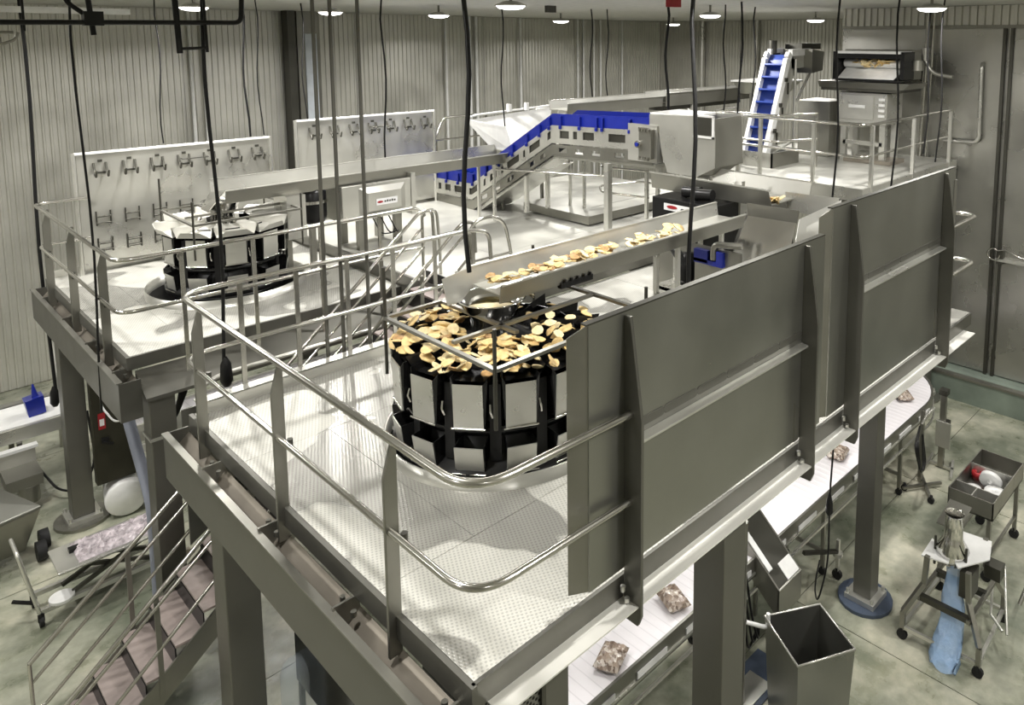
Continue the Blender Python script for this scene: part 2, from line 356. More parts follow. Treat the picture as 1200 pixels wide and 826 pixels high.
# ================================================================== PLATFORMS (drawing units)
D = 2.55
WA = (4.43, 5.82); WB = (4.23, 12.45); RW = 1.12
def holed(b, cx, cy, h, r, z0, z1, n=40):
    """square plate with a round hole, top and bottom skins and hole wall"""
    vs = []; 
    for z in (z1, z0):
        for j in range(n):
            a = 2 * pi * j / n; c_, s_ = cos(a), sin(a); k = h / max(abs(c_), abs(s_))
            vs += [(cx + r * c_, cy + r * s_, z), (cx + k * c_, cy + k * s_, z)]
    fs = []; o = 2 * n
    for j in range(n):
        a, b2 = 2 * j, 2 * ((j + 1) % n)
        fs += [(a, a + 1, b2 + 1, b2), (o + a, o + b2, o + b2 + 1, o + a + 1), (a, b2, o + b2, o + a), (a + 1, o + a + 1, o + b2 + 1, b2 + 1)]
    return b.add(vs, fs)
def deckplates(pl, xs, ys, hole, z=D, mat='deck'):
    g = .004; t = .02
    for i in range(len(xs) - 1):
        for j in range(len(ys) - 1):
            x0, x1, y0, y1 = xs[i] + g, xs[i + 1] - g, ys[j] + g, ys[j + 1] - g
            if hole and x0 <= hole[0] <= x1 and y0 <= hole[1] <= y1:
                h = 1.2; b = MB(); holed(b, hole[0], hole[1], h, RW - .01, z - t, z)
                b.build('deck_plate', mat, pl)
                for q in ((x0, x1, y0, hole[1] - h - g), (x0, x1, hole[1] + h + g, y1), (x0, hole[0] - h - g, hole[1] - h, hole[1] + h), (hole[0] + h + g, x1, hole[1] - h, hole[1] + h)):
                    if q[1] - q[0] > .03 and q[3] - q[2] > .03: MB().box(*q, z - t, z).build('deck_plate', mat, pl)
            else: MB().box(x0, x1, y0, y1, z - t, z).build('deck_plate', mat, pl)
def column(pl, x, y, ztop, T, w=.12, paint=False, collar=None):
    """x,y in metres; column reaches the floor at z=0 in metres"""
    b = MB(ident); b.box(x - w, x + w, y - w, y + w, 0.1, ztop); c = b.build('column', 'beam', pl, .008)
    p = MB(ident); p.box(x - w - .07, x + w + .07, y - w - .07, y + w + .07, .04, .10)
    for sx in (-1, 1):
        for sy in (-1, 1): p.cyl(x + sx * (w + .04), y + sy * (w + .04), .1, .15, .02, 6)
    p.build('base_plate', 'bright', c)
    MB(ident).cyl(x, y, 0, .04, w + .2, 18).build('grout_pad', 'paint' if paint else 'dull', c)
    if collar: MB(ident).box(x - w - .012, x + w + .012, y - w - .012, y + w + .012, collar - .03, collar).build('collar', 'bright', c)

# ---- front platform
fp = thing('work_platform', 'front steel mezzanine platform with tread plate deck around the product-filled weigher', 'platform', (7, 5.9, D))
deckplates(fp, [2.42, 6.0, 8.6, 10.95], [3.50, 8.34], WA)
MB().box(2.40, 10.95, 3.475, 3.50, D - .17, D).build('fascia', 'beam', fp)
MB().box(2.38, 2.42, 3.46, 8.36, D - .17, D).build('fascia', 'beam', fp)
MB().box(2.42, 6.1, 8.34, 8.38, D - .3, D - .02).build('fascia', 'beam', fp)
b = MB(); b.box(2.50, 10.65, 3.32, 3.50, 2.368, 2.38); b.build('edge_ledge', 'ledge', fp)
MB().box(3.3, 10.4, 4.10, 4.14, 2.12, 2.37).build('edge_beam', 'beam', fp)
b = MB(); b.box(2.44, 6.0, 8.24, 8.30, D, D + .13); b.box(2.44, 6.0, 8.24, 8.38, D + .12, D + .135)
b.build('toe_board', 'bright', fp)
# outrigger channel on the left side
def channel(pl, y0, y1):
    MB().box(2.19, 2.215, y0, y1, 1.86, 2.34).build('channel_web', 'beam', pl)
    MB().box(2.215, 2.27, y0, y1, 1.86, 1.88).build('channel_flange', 'beam', pl)
    MB().box(2.17, 2.235, y0, y1, 2.34, 2.355).build('channel_lip', 'dull', pl)
    MB().sheet([(2.23, y0, 2.10), (2.42, y0, 2.28), (2.42, y1, 2.28), (2.23, y1, 2.10)], .015).build('drip_plate', 'brown', pl)
    k = 0; y = y0 + .35
    while y < y1 - .2:
        b = MB(); b.box(2.215, 2.42, y, y + .02, 2.12, 2.38); b.cyl(2.33, y + .08, 2.33, 2.37, .022, 8); b.cyl(2.33, y - .08, 2.30, 2.34, .022, 8)
        b.build('outrigger', 'dull', pl); y += 1.3
    for yy in (y0, y1): MB().box(2.19, 2.42, yy - .01, yy + .01, 1.86, 2.34).build('end_plate', 'beam', pl)
channel(fp, 3.25, 8.55)


for x in (3.1, 5.9, 8.7): MB().box(x - .06, x + .06, 3.54, 8.3, 2.1, 2.37).build('cross_beam', 'beam', fp)
column(fp, 2.08, 6.35, 2.75, None, .135)
column(fp, 4.22, 2.99, 2.93, None, .135)
column(fp, 7.76, 3.45, 2.93, None, .105, paint=True)
column(fp, 2.62, 3.06, 2.93, None, .09)
column(fp, 7.9, 7.0, 2.93, None, .12)
# well collar round the weigher
def collar(pl, c):
    b = MB(); b.lathe([(RW, D - .12), (RW, D + .12), (RW - .02, D + .12), (RW - .02, D - .12)], c, 56)
    b.build('well_collar', 'bright', pl)
    b = MB(); b.lathe([(RW - .03, D - .03), (RW - .25, D - .35), (.3, D - .75)], c, 40); b.build('discharge_funnel', 'black', pl)
collar(fp, WA)
# ---- rear-left platform
rp = thing('work_platform', 'rear left steel mezzanine platform carrying the empty weigher and tool boards', 'platform', (4.2, 12.5, D))
deckplates(rp, [2.38, 6.04], [10.46, 14.9], WB, mat='deck')
MB().box(2.34, 2.38, 10.42, 14.92, D - .16, D).build('fascia', 'beam', rp)
MB().box(2.38, 6.04, 10.42, 10.46, D - .16, D).build('fascia', 'beam', rp)
b = MB(); b.box(2.40, 6.0, 14.84, 14.88, D, D + .12); b.build('toe_board', 'bright', rp)
channel(rp, 10.2, 15.2)
b = MB(); b.prism([(10.02, 2.14), (10.42, 2.37), (10.42, 2.14)], 'x', 2.42, 6.0); b.box(2.42, 6.0, 10.02, 10.42, 2.10, 2.14); b.build('edge_beam', 'beam', rp)
collar(rp, WB)
column(rp, 2.02, 11.80, 2.75, None, .12)
column(rp, 2.19, 8.62, 2.78, None, .12, collar=2.35)
column(rp, 4.9, 8.9, 2.78, None, .12)
# ---- raised centre deck
cp = thing('work_platform', 'raised pale centre deck under the blue incline conveyor at the head of the stairs', 'platform', (9, 11, 2.75))
deckplates(cp, [6.08, 7.7, 9.9, 12.1, 14.3], [8.38, 10.25, 12.1, 14.95], None, z=2.75, mat='deck2')
MB().box(6.04, 6.08, 8.36, 14.97, 2.59, 2.75).build('fascia', 'beam', cp); MB().box(6.08, 14.3, 8.34, 8.38, 2.57, 2.75).build('fascia', 'beam', cp)
MB().box(6.08, 14.3, 14.95, 14.99, 2.57, 2.75).build('fascia', 'beam', cp)
for x in (6.3, 10.2, 14.1): MB().box(x - .08, x + .08, 8.4, 14.9, 2.1, 2.57).build('cross_beam', 'beam', cp)
column(cp, 5.3, 12.2, 2.78, None, .12); column(cp, 11.6, 9.5, 2.78, None, .12)
sl = thing('step_platform', 'low raised steel step deck on the centre deck beneath the conveyor', 'platform', (11, 12, 2.75))
MB().box(10.14, 14.0, 10.44, 12.4, 2.93, 2.95).build('deck_plate', 'deck2', sl); MB().box(10.75, 14.0, 10.98, 11.0, 2.93, 2.952).build('seam_strip', 'dull', sl)
b = MB(); b.box(10.12, 10.14, 10.42, 12.4, 2.79, 2.95); b.box(10.14, 14.0, 10.42, 10.44, 2.79, 2.95); b.build('fascia', 'dull', sl)
for x in (10.3, 13.8):
    for y in (10.6, 12.2): MB().box(x - .05, x + .05, y - .05, y + .05, 2.75, 2.93).build('leg', 'dull', sl)

# ---- far high platform at the right
hp = thing('work_platform', 'far high platform below the round drum packing machine at upper right', 'platform', (14, 7.2, 3.9))
for x0, x1 in ((11.9, 13.9), (13.9, 16.22)):
    for y0, y1 in ((5.66, 7.6), (7.6, 9.6)): MB().box(x0 + .005, x1 - .005, y0 + .005, y1 - .005, 3.88, 3.9).build('deck_plate', 'deck2', hp)
MB().box(11.86, 11.9, 5.62, 9.6, 3.68, 3.9).build('fascia', 'bright', hp); MB().box(11.9, 16.22, 5.62, 5.66, 3.68, 3.9).build('fascia', 'bright', hp)
MB().box(12.0, 16.2, 5.72, 5.84, 3.3, 3.66).build('edge_beam', 'beam', hp); MB().box(12.0, 12.12, 5.84, 9.5, 3.3, 3.66).build('edge_beam', 'beam', hp)
for (x, y) in ((10.2, 4.95), (13.2, 4.95), (10.3, 7.9), (13.3, 7.9)): column(hp, x, y, CAMH - (CAMH - 3.3) * S, None, .1)

# ---- far low-right extension (end of the edge beam)
# ================================================================== GUARD RAILS
def fin(b, x, y, axis, z0=2.2, z1=3.78, w=.10, t=.028, o=-1, zk=3.55):
    """tapered flat post; axis: direction it sticks out"""
    if axis == 'x': b.prism([(x, z0), (x + o * w, z0), (x + o * w, zk), (x + o * w * .35, z1), (x, z1)], 'y', y - t / 2, y + t / 2)
    else: b.prism([(y, z0), (y + o * w, z0), (y + o * w, zk), (y + o * w * .35, z1), (y, z1)], 'x', x - t / 2, x + t / 2)
    return b
RZ, RM, RR = 3.83, 3.17, .028
g = thing('guard_rail', 'round-tube guard rail wrapping the front corner of the nearest platform', 'railing', (2.4, 5, D))
MB().tube(arc([(3.72, 3.40, RZ - .03), (2.36, 3.40, RZ), (2.36, 8.36, RZ), (5.95, 8.38, RZ), (6.22, 8.38, RZ - .08), (6.25, 8.38, RM + .1)], .3, 10), RR, 10).build('top_rail', 'rail', g)
MB().tube(arc([(3.72, 3.40, RM - .02), (2.36, 3.40, RM), (2.36, 8.36, RM), (5.95, 8.38, RM)], .3, 10), RR * .9, 10).build('mid_rail', 'rail', g)
for y in (7.92, 6.08, 4.33):
    fin(MB(), 2.425, y, 'x', z0=2.26).build('post', 'dull', g, .004)
    b = MB(); b.cyl(2.44, y - .05, RM - .10, RM - .03, .025, 8); b.build('bracket', 'dark', g)
for x in (2.95, 3.55, 4.15, 4.75, 5.35, 5.95): MB().box(x - .025, x + .025, 8.37, 8.39, D - .1, RZ - .02).build('post', 'rail', g)
g = thing('guard_rail', 'round-tube guard rail around the rear left platform beside the ribbed wall', 'railing', (2.4, 12, D))
MB().tube(arc([(2.95, 14.62, RZ), (2.23, 14.62, RZ), (2.24, 10.12, RZ), (6.15, 10.12, RZ), (6.3, 10.12, RZ - .15)], .22, 8), RR, 10).build('top_rail', 'rail', g)
MB().tube(arc([(2.95, 14.62, RM), (2.25, 14.62, RM), (2.26, 10.22, RM), (6.15, 10.22, RM), (6.3, 10.16, RM)], .22, 8), RR * .9, 10).build('mid_rail', 'rail', g)
for y in (14.3, 12.75, 11.1):
    fin(MB(), 2.36, y, 'x', z0=2.26).build('post', 'dull', g, .004)
    MB().cyl(2.31, y - .06, RM - .12, RM - .03, .025, 8).build('bracket', 'dark', g)
for x in (2.95, 3.8, 4.7, 5.6): MB().box(x - .025, x + .025, 10.22, 10.24, D - .3, RZ - .02).build('post', 'rail', g)

# ---- splash panels on the right edge
def splash(x0, x1, z1, fins, lab, chamfer=True):
    p = thing('splash_panel', lab, 'panel', ((x0 + x1) / 2, 3.47, D))
    MB().box(x0 + .12, x1, 3.465, 3.477, D + .06, z1).build('sheet', 'panel', p, label=None)
    b = MB(); b.sheet([(x0 + .12, 3.477, D + .06), (x0 + .12, 3.477, z1 - .0), (x0, 3.55, z1 - .08), (x0, 3.55, D + .06)], .01); b.build('return_flange', 'dull', p)
    MB().box(x0 + .1, x1, 3.465, 3.52, z1, z1 + .012).build('top_lip', 'dark', p)
    xa, xb = fins[0] + .02, fins[-1] - .02; zs = z1 - .95
    MB().prism([(3.465, zs), (3.385, zs - .01), (3.385, zs - .03), (3.465, zs - .06)], 'x', xa, xb).build('stiffener', 'bright', p, .004)
    n = 6; L = (xb - xa) / n
    for i in range(n):
        q = xa + (i + .5) * L; h = .035; w = L * .42
        pts = [(q - w + h * cos(a), zs + .08 + h * sin(a)) for a in [pi / 2 + k * pi / 6 for k in range(7)]] + [(q + w + h * cos(a), zs + .08 + h * sin(a)) for a in [-pi / 2 + k * pi / 6 for k in range(7)]]
        MB().prism(pts, 'y', 3.458, 3.466).build('pressed_slot', 'beam', p, .002)
    for x in fins:
        b = MB(); b.prism([(3.465, 2.22), (3.33, 2.22), (3.30, 2.30), (3.30, z1 - .75), (3.41, z1 - .02), (3.465, z1 - .02)], 'x', x - .014, x + .014); b.build('fin_post', 'beam', p, .003)
        MB().cyl(x - .05, 3.44, 2.46, 2.5, .02, 8).build('bolt', 'bright', p); MB().cyl(x - .05, 3.40, 2.40, 2.43, .02, 8).build('bolt', 'bright', p)
    b = MB(); b.prism([(x1 - .5, 3.0), (x1 - .42, 2.92), (x1 - .42, D + .06), (x1 - .5, D + .06)], 'y', 3.455, 3.465); b.build('corner_patch', 'dull', p)
    return p
splash(3.24, 6.55, 4.52, (3.72, 6.17), 'near tall grey steel splash panel right of the product-filled weigher')
splash(6.58, 10.0, 4.76, (7.08, 9.60), 'far taller grey steel splash panel at the right end of the front platform')
g = thing('guard_rail', 'short looped guard rail stubs past the end of the far splash panel', 'railing', (10.3, 3.6, D))
for z in (4.0, 3.35): MB().tube(arc([(9.7, 3.42, z), (10.75, 3.42, z), (10.75, 3.75, z), (9.9, 3.85, z)], .15), .03, 8).build('rail_loop', 'rail', g)
MB().box(9.95, 10.05, 3.46, 3.58, D, 4.6).build('post', 'dull', g)

# ================================================================== STAIRS (drawing units, floor at -1.2)
FZ = CAMH - CAMH / S
st = thing('staircase', 'steep steel staircase rising from the floor between the two left platforms', 'stairs', (3.0, 9.3, FZ))
SL = .83; Xs = 1.36
def zs(x): return FZ + (x - Xs) * SL
XT = Xs + (2.75 - FZ) / SL
for y in (8.82, 9.82):
    MB().prism([(Xs - .05, FZ), (Xs + .25, FZ), (XT, 2.42), (XT, 2.78), (Xs, FZ + .12), (Xs - .05, FZ + .05)], 'y', y - .012, y + .012).build('stringer', 'dull', st)
nst = 16; dx = (XT - Xs) / nst
for i in range(nst):
    x = Xs + i * dx; z = FZ + (i + .85) * (2.75 - FZ) / nst
    MB().box(x - .02, x + dx, 8.84, 9.80, z - .03, z).build('tread', 'tread', st, .003); MB().box(x + dx - .03, x + dx - .015, 8.84, 9.80, z, z + (2.75 - FZ) / nst - .03).build('riser_shade', 'black', st)  # black plates stand in for the shade in the open riser gaps
for side, y, lab in ((0, 8.80, 'near twin-tube handrail of the left staircase'), (1, 9.86, 'far twin-tube handrail of the left staircase with rounded foot loop')):
    h = thing('handrail', lab, 'railing', (3, y, FZ))
    H = 1.06; xe = XT + .15
    o = -.03 if side == 0 else .03
    MB().tube(arc([(Xs + .1 - .35, y, zs(Xs - .25) + H), (XT - .05, y, 2.75 + H + .02), (xe, y, 2.75 + H), (xe + .02, y, 2.75 + H - .45)], .15), .026, 8).build('top_rail', 'rail', h)
    MB().tube(arc([(Xs - .25, y, zs(Xs - .25) + H - .0), (Xs - .25, y, zs(Xs - .25) + .5), (Xs - .15, y, zs(Xs - .15) + .42), (XT, y, zs(XT) + .52)], .1), .02, 8).build('mid_rail', 'rail', h)
    gz = .26 if side else .09
    MB().tube(arc([(Xs - .24, y + o, zs(Xs - .24) + H - gz), (XT - .1, y + o * 2, zs(XT - .1) + H - gz), (XT + .02, y + o * 3, zs(XT) + H - gz), (XT + .05, y + o * 3, 2.75 + .55)], .1), .02, 8).build('grab_rail', 'rail', h)
    for k in (.15, .5, .85):
        x = Xs + k * (XT - Xs); MB().box(x - .025, x + .025, y - .012, y + .012, zs(x) - .15, zs(x) + H).build('post', 'dull', h)
g = thing('guard_rail', 'tall looped guard rail where the stairs reach the centre deck', 'railing', (6.4, 8.8, 2.75))
MB().tube(arc([(6.15, 8.75, 2.76), (6.15, 8.75, 3.85), (6.75, 8.75, 3.85), (6.9, 8.75, 3.2), (6.9, 8.75, 2.76)], .3, 8), .026, 8).build('rail_loop', 'rail', g)
MB().tube(arc([(6.15, 8.75, 3.25), (6.9, 8.75, 3.25)], .1), .02, 8).build('mid_rail', 'rail', g)
MB().tube(arc([(6.15, 9.95, 2.76), (6.15, 9.95, 3.8), (6.4, 9.95, 3.8), (6.45, 9.95, 3.2), (6.45, 9.95, 2.76)], .2, 8), .024, 8).build('rail_loop', 'rail', g)

# ================================================================== MULTIHEAD WEIGHERS
def weigher(c, lab, product, NH=14, rs=1.0, hu=.133, a0=.12):
    T = lambda p: um((p[0] * rs + c[0], p[1] * rs + c[1], p[2]))
    w = thing('multihead_weigher', lab, 'weighing machine', (c[0], c[1], D))
    def B(): return MB(T)
    b = B(); b.lathe([(0, 2.56), (.98, 2.56), (1.04, 2.60), (1.04, 2.66), (.86, 2.72), (.78, 3.0), (.78, 3.3), (.0, 3.3)], n=40); b.build('base_drum', 'black', w)
    b = B(); b.lathe([(.80, 2.95), (.93, 2.95), (.93, 3.02), (.80, 3.02)], n=42); b.build('ring_beam', 'blackm', w)
    b = B(); b.lathe([(.2, 3.3), (.62, 3.3), (.62, 3.45), (.30, 3.52), (.02, 3.66)], n=36); b.build('dispersion_cone', 'shiny' if not product else 'blackm', w)
    da = 2 * pi / NH
    def upper():
        hw = hu / rs
        b = B()   # open hopper: dark side cheeks and back, flared at the top
        for s in (-1, 1):
            b.sheet([(.80, s * .10, 3.06), (1.0, s * hw, 3.06), (1.02, s * hw, 3.46), (1.0, s * (hw + .03), 3.51), (.72, s * .12, 3.53)], .008)
        b.sheet([(.80, -.10, 3.06), (.72, -.12, 3.56), (.72, .12, 3.56), (.80, .10, 3.06)], .008)
        b.box(.80, 1.0, -.10, .10, 3.05, 3.07)
        u = b.build('upper_bucket', 'blackm', w)
        B().sheet([(1.012, -hw, 3.05), (1.012, hw, 3.05), (1.03, hw + .0, 3.46), (1.03, -hw, 3.46)], .01).build('bucket_flap', 'bright', u)
        b = B(); 
        b.tube([(1.02, -hw - .02, 3.06), (1.02, hw + .02, 3.06)], .01, 6); b.build('hinge_rod', 'shiny', u)
        b = B(); b.tube([(.95, hw + .06, 3.14), (.97, hw + .05, 3.2), (.95, hw + .04, 3.26)], .014, 6); b.build('latch', 'shiny', u)
        return u
    def lower():
        hw = hu / rs * .97; b = B()
        for s in (-1, 1): b.sheet([(.78, s * .10, 2.66), (1.0, s * hw, 2.64), (1.03, s * hw, 2.90), (.74, s * .12, 2.92)], .008)
        b.sheet([(.78, -.1, 2.66), (.74, -.12, 2.92), (.74, .12, 2.92), (.78, .1, 2.66)], .008)
        u = b.build('lower_bucket', 'blackm', w)
        B().sheet([(1.0, -hw, 2.65), (1.0, hw, 2.65), (1.04, hw, 2.89), (1.04, -hw, 2.89)], .01).build('bucket_flap', 'bright', u)
        B().tube([(1.03, -hw - .02, 2.65), (1.03, hw + .02, 2.65)], .01, 6).build('hinge_rod', 'shiny', u)
        return u
    def pan():
        b = B()
        pw = 1.05 * pi / NH
        b.add([(.40, -.3 * pw, 3.50), (.95, -.75 * pw, 3.46), (.95, .75 * pw, 3.46), (.40, .3 * pw, 3.50), (.38, -.4 * pw, 3.60), (1.0, -.95 * pw, 3.59), (1.0, .95 * pw, 3.59), (.38, .4 * pw, 3.60)],
              [(0, 1, 2, 3), (0, 4, 5, 1), (3, 2, 6, 7)])
        if not product:
            b = B(); b.add([(.45, -.3 * pw, 3.58), (1.06, -.9 * pw, 3.50), (1.06, .9 * pw, 3.50), (.45, .3 * pw, 3.58), (.42, -.5 * pw, 3.66), (1.10, -1.05 * pw, 3.66), (1.10, 1.05 * pw, 3.66), (.42, .5 * pw, 3.66), (1.16, -.5 * pw, 3.60), (1.16, .5 * pw, 3.60)],
              [(0, 1, 2, 3), (0, 4, 5, 1), (3, 2, 6, 7), (1, 8, 9, 2)])
        return b.build('feeder_pan', 'ledge' if not product else 'blackm', w)
    for fn in (upper, lower, pan):
        p = fn()
        p.rotation_euler = (0, 0, a0)
        for k in range(1, NH): dup(p, w, a0 + k * da)
    # drive modules between buckets
    b = B(); b.box(.80, .93, -.05, .05, 2.72, 3.42); b.cyl(.90, 0, 3.36, 3.42, .03, 8); d_ = b.build('drive_unit', 'black', w); d_.rotation_euler = (0, 0, a0 + da / 2)
    for k in range(1, NH): dup(d_, w, a0 + (k + .5) * da)
    # infeed bowl on struts and square top frame
    b = B(); b.lathe([(.2, 3.48), (.2, 3.66), (.25, 3.74), (.33, 3.86), (.345, 3.87), (.32, 3.87), (.24, 3.75), (.18, 3.66)], (-.02, .10), 32); bw = b.build('infeed_bowl', 'shiny', w)
    B().lathe([(.0, 3.74), (.24, 3.76)], (-.02, .10), 24).build('bowl_liner', 'yellowd' if product else 'dull', bw)
    x0, x1, y0, y1, z = -.88, .95, -1.08, .62, 3.74
    for q in (((x0, y0, z), (x0, y1, z)), ((x1, y0, z), (x1, y1, z)), ((x0, y1, z), (x1, y1, z)), ((x0, y0, z), (x1, y0, z)), ((x0 + .1, -.35, z), (x1, -.35, z)), ((-.25, y0 + .5, z), (-.25, y1, z))):
        b = B(); a_, c_ = Vector(q[0]), Vector(q[1]); n_ = Vector((.022, 0, 0)) if abs(a_.x - c_.x) < .01 else Vector((0, .022, 0)); hgt = Vector((0, 0, .03))
        b.hexa([a_ - n_, a_ + n_, a_ + n_ + hgt, a_ - n_ + hgt], [c_ - n_, c_ + n_, c_ + n_ + hgt, c_ - n_ + hgt]); b.build('frame_bar', 'dull', w)
    for x, y, za, zb in ((x0, y0, 3.25, 4.10), (x0, y1, 3.2, 4.25), (x1, y1, 3.2, 4.1), (x1, y0, 3.2, 4.0)):
        B().tube([(x, y, za), (x, y, zb)], .018, 6).build('frame_post', 'dark', w)
    return w
weigher(WA, 'front multihead weigher heaped with golden crackers, black bucket ring', True, a0=.19)
weigher((WB[0] + .05, WB[1] + .12), 'rear multihead weigher with empty shiny pans, beside the left tool board', False, 10, .84, .14)

# crackers
def cracker_mesh(k):
    rnd = random.Random(k); n = 9; b = MB(ident); r0 = .052 + .006 * (k % 3)
    top = [(r0 * (1 + rnd.uniform(-.18, .12)) * cos(2 * pi * j / n), r0 * .85 * (1 + rnd.uniform(-.15, .15)) * sin(2 * pi * j / n), rnd.uniform(-.004, .006)) for j in range(n)]
    b.add([(0, 0, .008)] + top + [(p[0], p[1], p[2] - .007) for p in top], [(0, 1 + j, 1 + (j + 1) % n) for j in range(n)] + [(1 + j, 1 + n + j, 1 + n + (j + 1) % n, 1 + (j + 1) % n) for j in range(n)] + [tuple(1 + n + j for j in range(n - 1, -1, -1))])
    o = b.build('cracker', ('chipA', 'chipB', 'chipA', 'chipB', 'chipC', 'chipA')[k]); return o
chips = [cracker_mesh(k) for k in range(6)]; used = set()
def put_chip(p, tilt, lab, grp, sc=1.0):
    k = random.choice([0, 1, 2, 3, 5, 0, 1, 3, 5, 4]); src = chips[k]
    if k not in used: o = src; used.add(k)
    else: o = src.copy(); COL.objects.link(o)
    o.location = um(p); o.rotation_euler = (random.gauss(0, tilt), random.gauss(0, tilt), random.uniform(0, 6.28)); o.scale = (sc, sc, sc)
    tag(o, lab, 'cracker', grp)
for i in range(208):
    a = random.uniform(0, 2 * pi) if i < 40 else random.gauss(-2.6, 1.1)
    r = sqrt(random.uniform(.36 ** 2, 1.0))
    layer = random.random()
    put_chip((WA[0] + r * cos(a), WA[1] + r * sin(a), 3.53 + .10 * layer + (.04 if .45 < r < .75 else 0)), .35, 'golden cracker heaped on the ring of weigher pans', 'crackers on the front weigher', random.uniform(.8, 1.12))
for i in range(90):
    x = 4.3 + 2.75 * random.random() ** 1.1
    if 6.05 < x < 6.2: x += .3
    put_chip((x, random.uniform(5.65, 5.84), 4.05 + random.uniform(0, .08)), .25, 'golden cracker lying in the long infeed trough', 'crackers in the infeed trough', random.uniform(.8, 1.1))

# ================================================================== TOOL BOARDS
def toolboard(x0, x1, z0, z1, y, lab, rows):
    t = thing('tool_board', lab, 'board', ((x0 + x1) / 2, y, z0))
    MB().box(x0, x1, y, y + .02, z0 + .08, z1).build('back_sheet', 'bright', t)
    b = MB(); b.box(x0 - .02, x1 + .02, y - .03, y + .03, z1, z1 + .035); b.build('top_rail', 'white', t)
    for x in (x0 - .04, x1 + .02): MB().tube([(x, y, z0), (x, y, z1 + .03)], .035, 8).build('post', 'bright', t)
    for (za, n, kind) in rows:
        for i in range(n):
            x = x0 + (x1 - x0) * (i + .75) / 7.3; b = MB()
            if kind == 'hook':
                for s in (-.08, .09): b.tube(arc([(x + s, y - .01, za + .15), (x + s, y - .05, za + .03), (x + s, y - .12, za - .08), (x + s, y - .16, za + .03)], .03), .018, 6)
                b.box(x - .07, x + .09, y - .015, y, za - .03, za + .0); b.box(x - .02, x + .04, y - .02, y, za + .16, za + .2)
            else:
                for s in (-.1, .1): b.tube([(x + s, y - .02, za - .12), (x + s, y - .02, za + .12)], .012, 6)
                for s in (-.08, .03): b.tube([(x - .1, y - .04, za + s), (x + .1, y - .04, za + s)], .014, 6)
            b.build('tool_hook', 'dark', t)
    b = MB(); b.tube(arc([(x0 + (x1 - x0) * .5, y - .01, z1 - .22), (x0 + (x1 - x0) * .5, y - .1, z1 - .22), (x0 + (x1 - x0) * .64, y - .1, z1 - .22), (x0 + (x1 - x0) * .64, y - .01, z1 - .22)], .03), .01, 6); b.build('grab_bar', 'dark', t)
toolboard(2.83, 5.84, 2.55, 4.52, 14.7, 'large tool board with rows of hooks behind the empty rear weigher', [(4.22, 7, 'hook'), (3.45, 4, 'rack'), (3.0, 3, 'rack')])
toolboard(6.40, 9.44, 2.75, 4.78, 14.7, 'second tool board with one row of hooks, left of the incline conveyor', [(4.5, 7, 'hook')])

# ================================================================== TROUGHS AND FEEDERS (drawing units)
def trough(name, lab, cat, x0, x1, ya, yb, z, hn, hb, mat='bright', legs=(), zl=2.75, splay=.03):
    """along x, near wall at ya, back wall at yb"""
    t = thing(name, lab, cat, ((x0 + x1) / 2, ya, z))
    MB().box(x0, x1, ya, yb, z - .015, z).build('trough_floor', mat, t)
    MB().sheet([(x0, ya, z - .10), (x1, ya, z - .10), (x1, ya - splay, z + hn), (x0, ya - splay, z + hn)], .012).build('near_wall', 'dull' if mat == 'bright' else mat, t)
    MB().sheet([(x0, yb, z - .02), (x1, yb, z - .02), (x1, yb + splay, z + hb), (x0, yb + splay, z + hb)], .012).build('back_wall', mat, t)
    b = MB(); b.box(x0, x1, ya - splay - .02, ya - splay + .012, z + hn - .004, z + hn + .01); b.box(x0, x1, yb + splay - .01, yb + splay + .025, z + hb - .004, z + hb + .01); b.build('rolled_edge', 'bright', t)
    for x in legs:
        for y in (ya + .04, yb - .04): MB().box(x - .025, x + .025, y - .025, y + .025, zl, z - .015).build('leg', 'bright', t)
    return t
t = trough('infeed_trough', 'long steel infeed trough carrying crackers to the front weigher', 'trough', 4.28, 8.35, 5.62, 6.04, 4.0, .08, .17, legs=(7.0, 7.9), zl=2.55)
b = MB(); b.sheet([(4.28, 6.04, 3.98), (4.28, 6.07, 4.17), (3.95, 6.07, 4.12), (3.98, 6.03, 3.86), (4.12, 6.03, 3.86)], .012); b.build('end_tab', 'bright', t)
MB().box(4.9, 7.6, 5.66, 6.0, 3.90, 3.985).build('vibrating_tray', 'dark', t)
b = MB(); b.box(5.05, 5.5, 5.6, 5.66, 3.86, 3.92)
for k in range(5): b.cyl(5.1 + k * .09, 5.60, 3.92, 3.95, .015, 6)
b.build('clamp_row', 'black', t)
for x in (7.0, 7.9): MB().box(x - .03, x + .03, 5.66, 6.0, 3.2, 3.24).build('cross_bar', 'dull', t)
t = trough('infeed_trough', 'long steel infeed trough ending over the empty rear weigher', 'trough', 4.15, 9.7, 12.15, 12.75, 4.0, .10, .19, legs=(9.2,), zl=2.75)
b = MB(); b.sheet([(4.15, 12.75, 4.0), (4.15, 12.12, 4.1), (3.95, 12.3, 3.78), (3.95, 12.6, 3.78)], .01); b.build('end_chute', 'shiny', t)
MB().box(5.1, 8.4, 12.2, 12.7, 3.90, 3.985).build('vibrating_tray', 'dull', t)
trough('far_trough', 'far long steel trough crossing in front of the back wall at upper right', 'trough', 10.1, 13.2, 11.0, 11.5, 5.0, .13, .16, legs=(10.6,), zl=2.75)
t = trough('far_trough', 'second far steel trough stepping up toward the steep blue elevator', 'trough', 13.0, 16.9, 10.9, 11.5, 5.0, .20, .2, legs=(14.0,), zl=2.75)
MB().box(13.0, 16.0, 11.0, 11.4, 4.80, 4.98).build('vibrating_tray', 'dark', t)
b = thing('feed_box', 'white topped feed box at the right end of the far trough', 'box', (16.2, 10.5, 5.2))
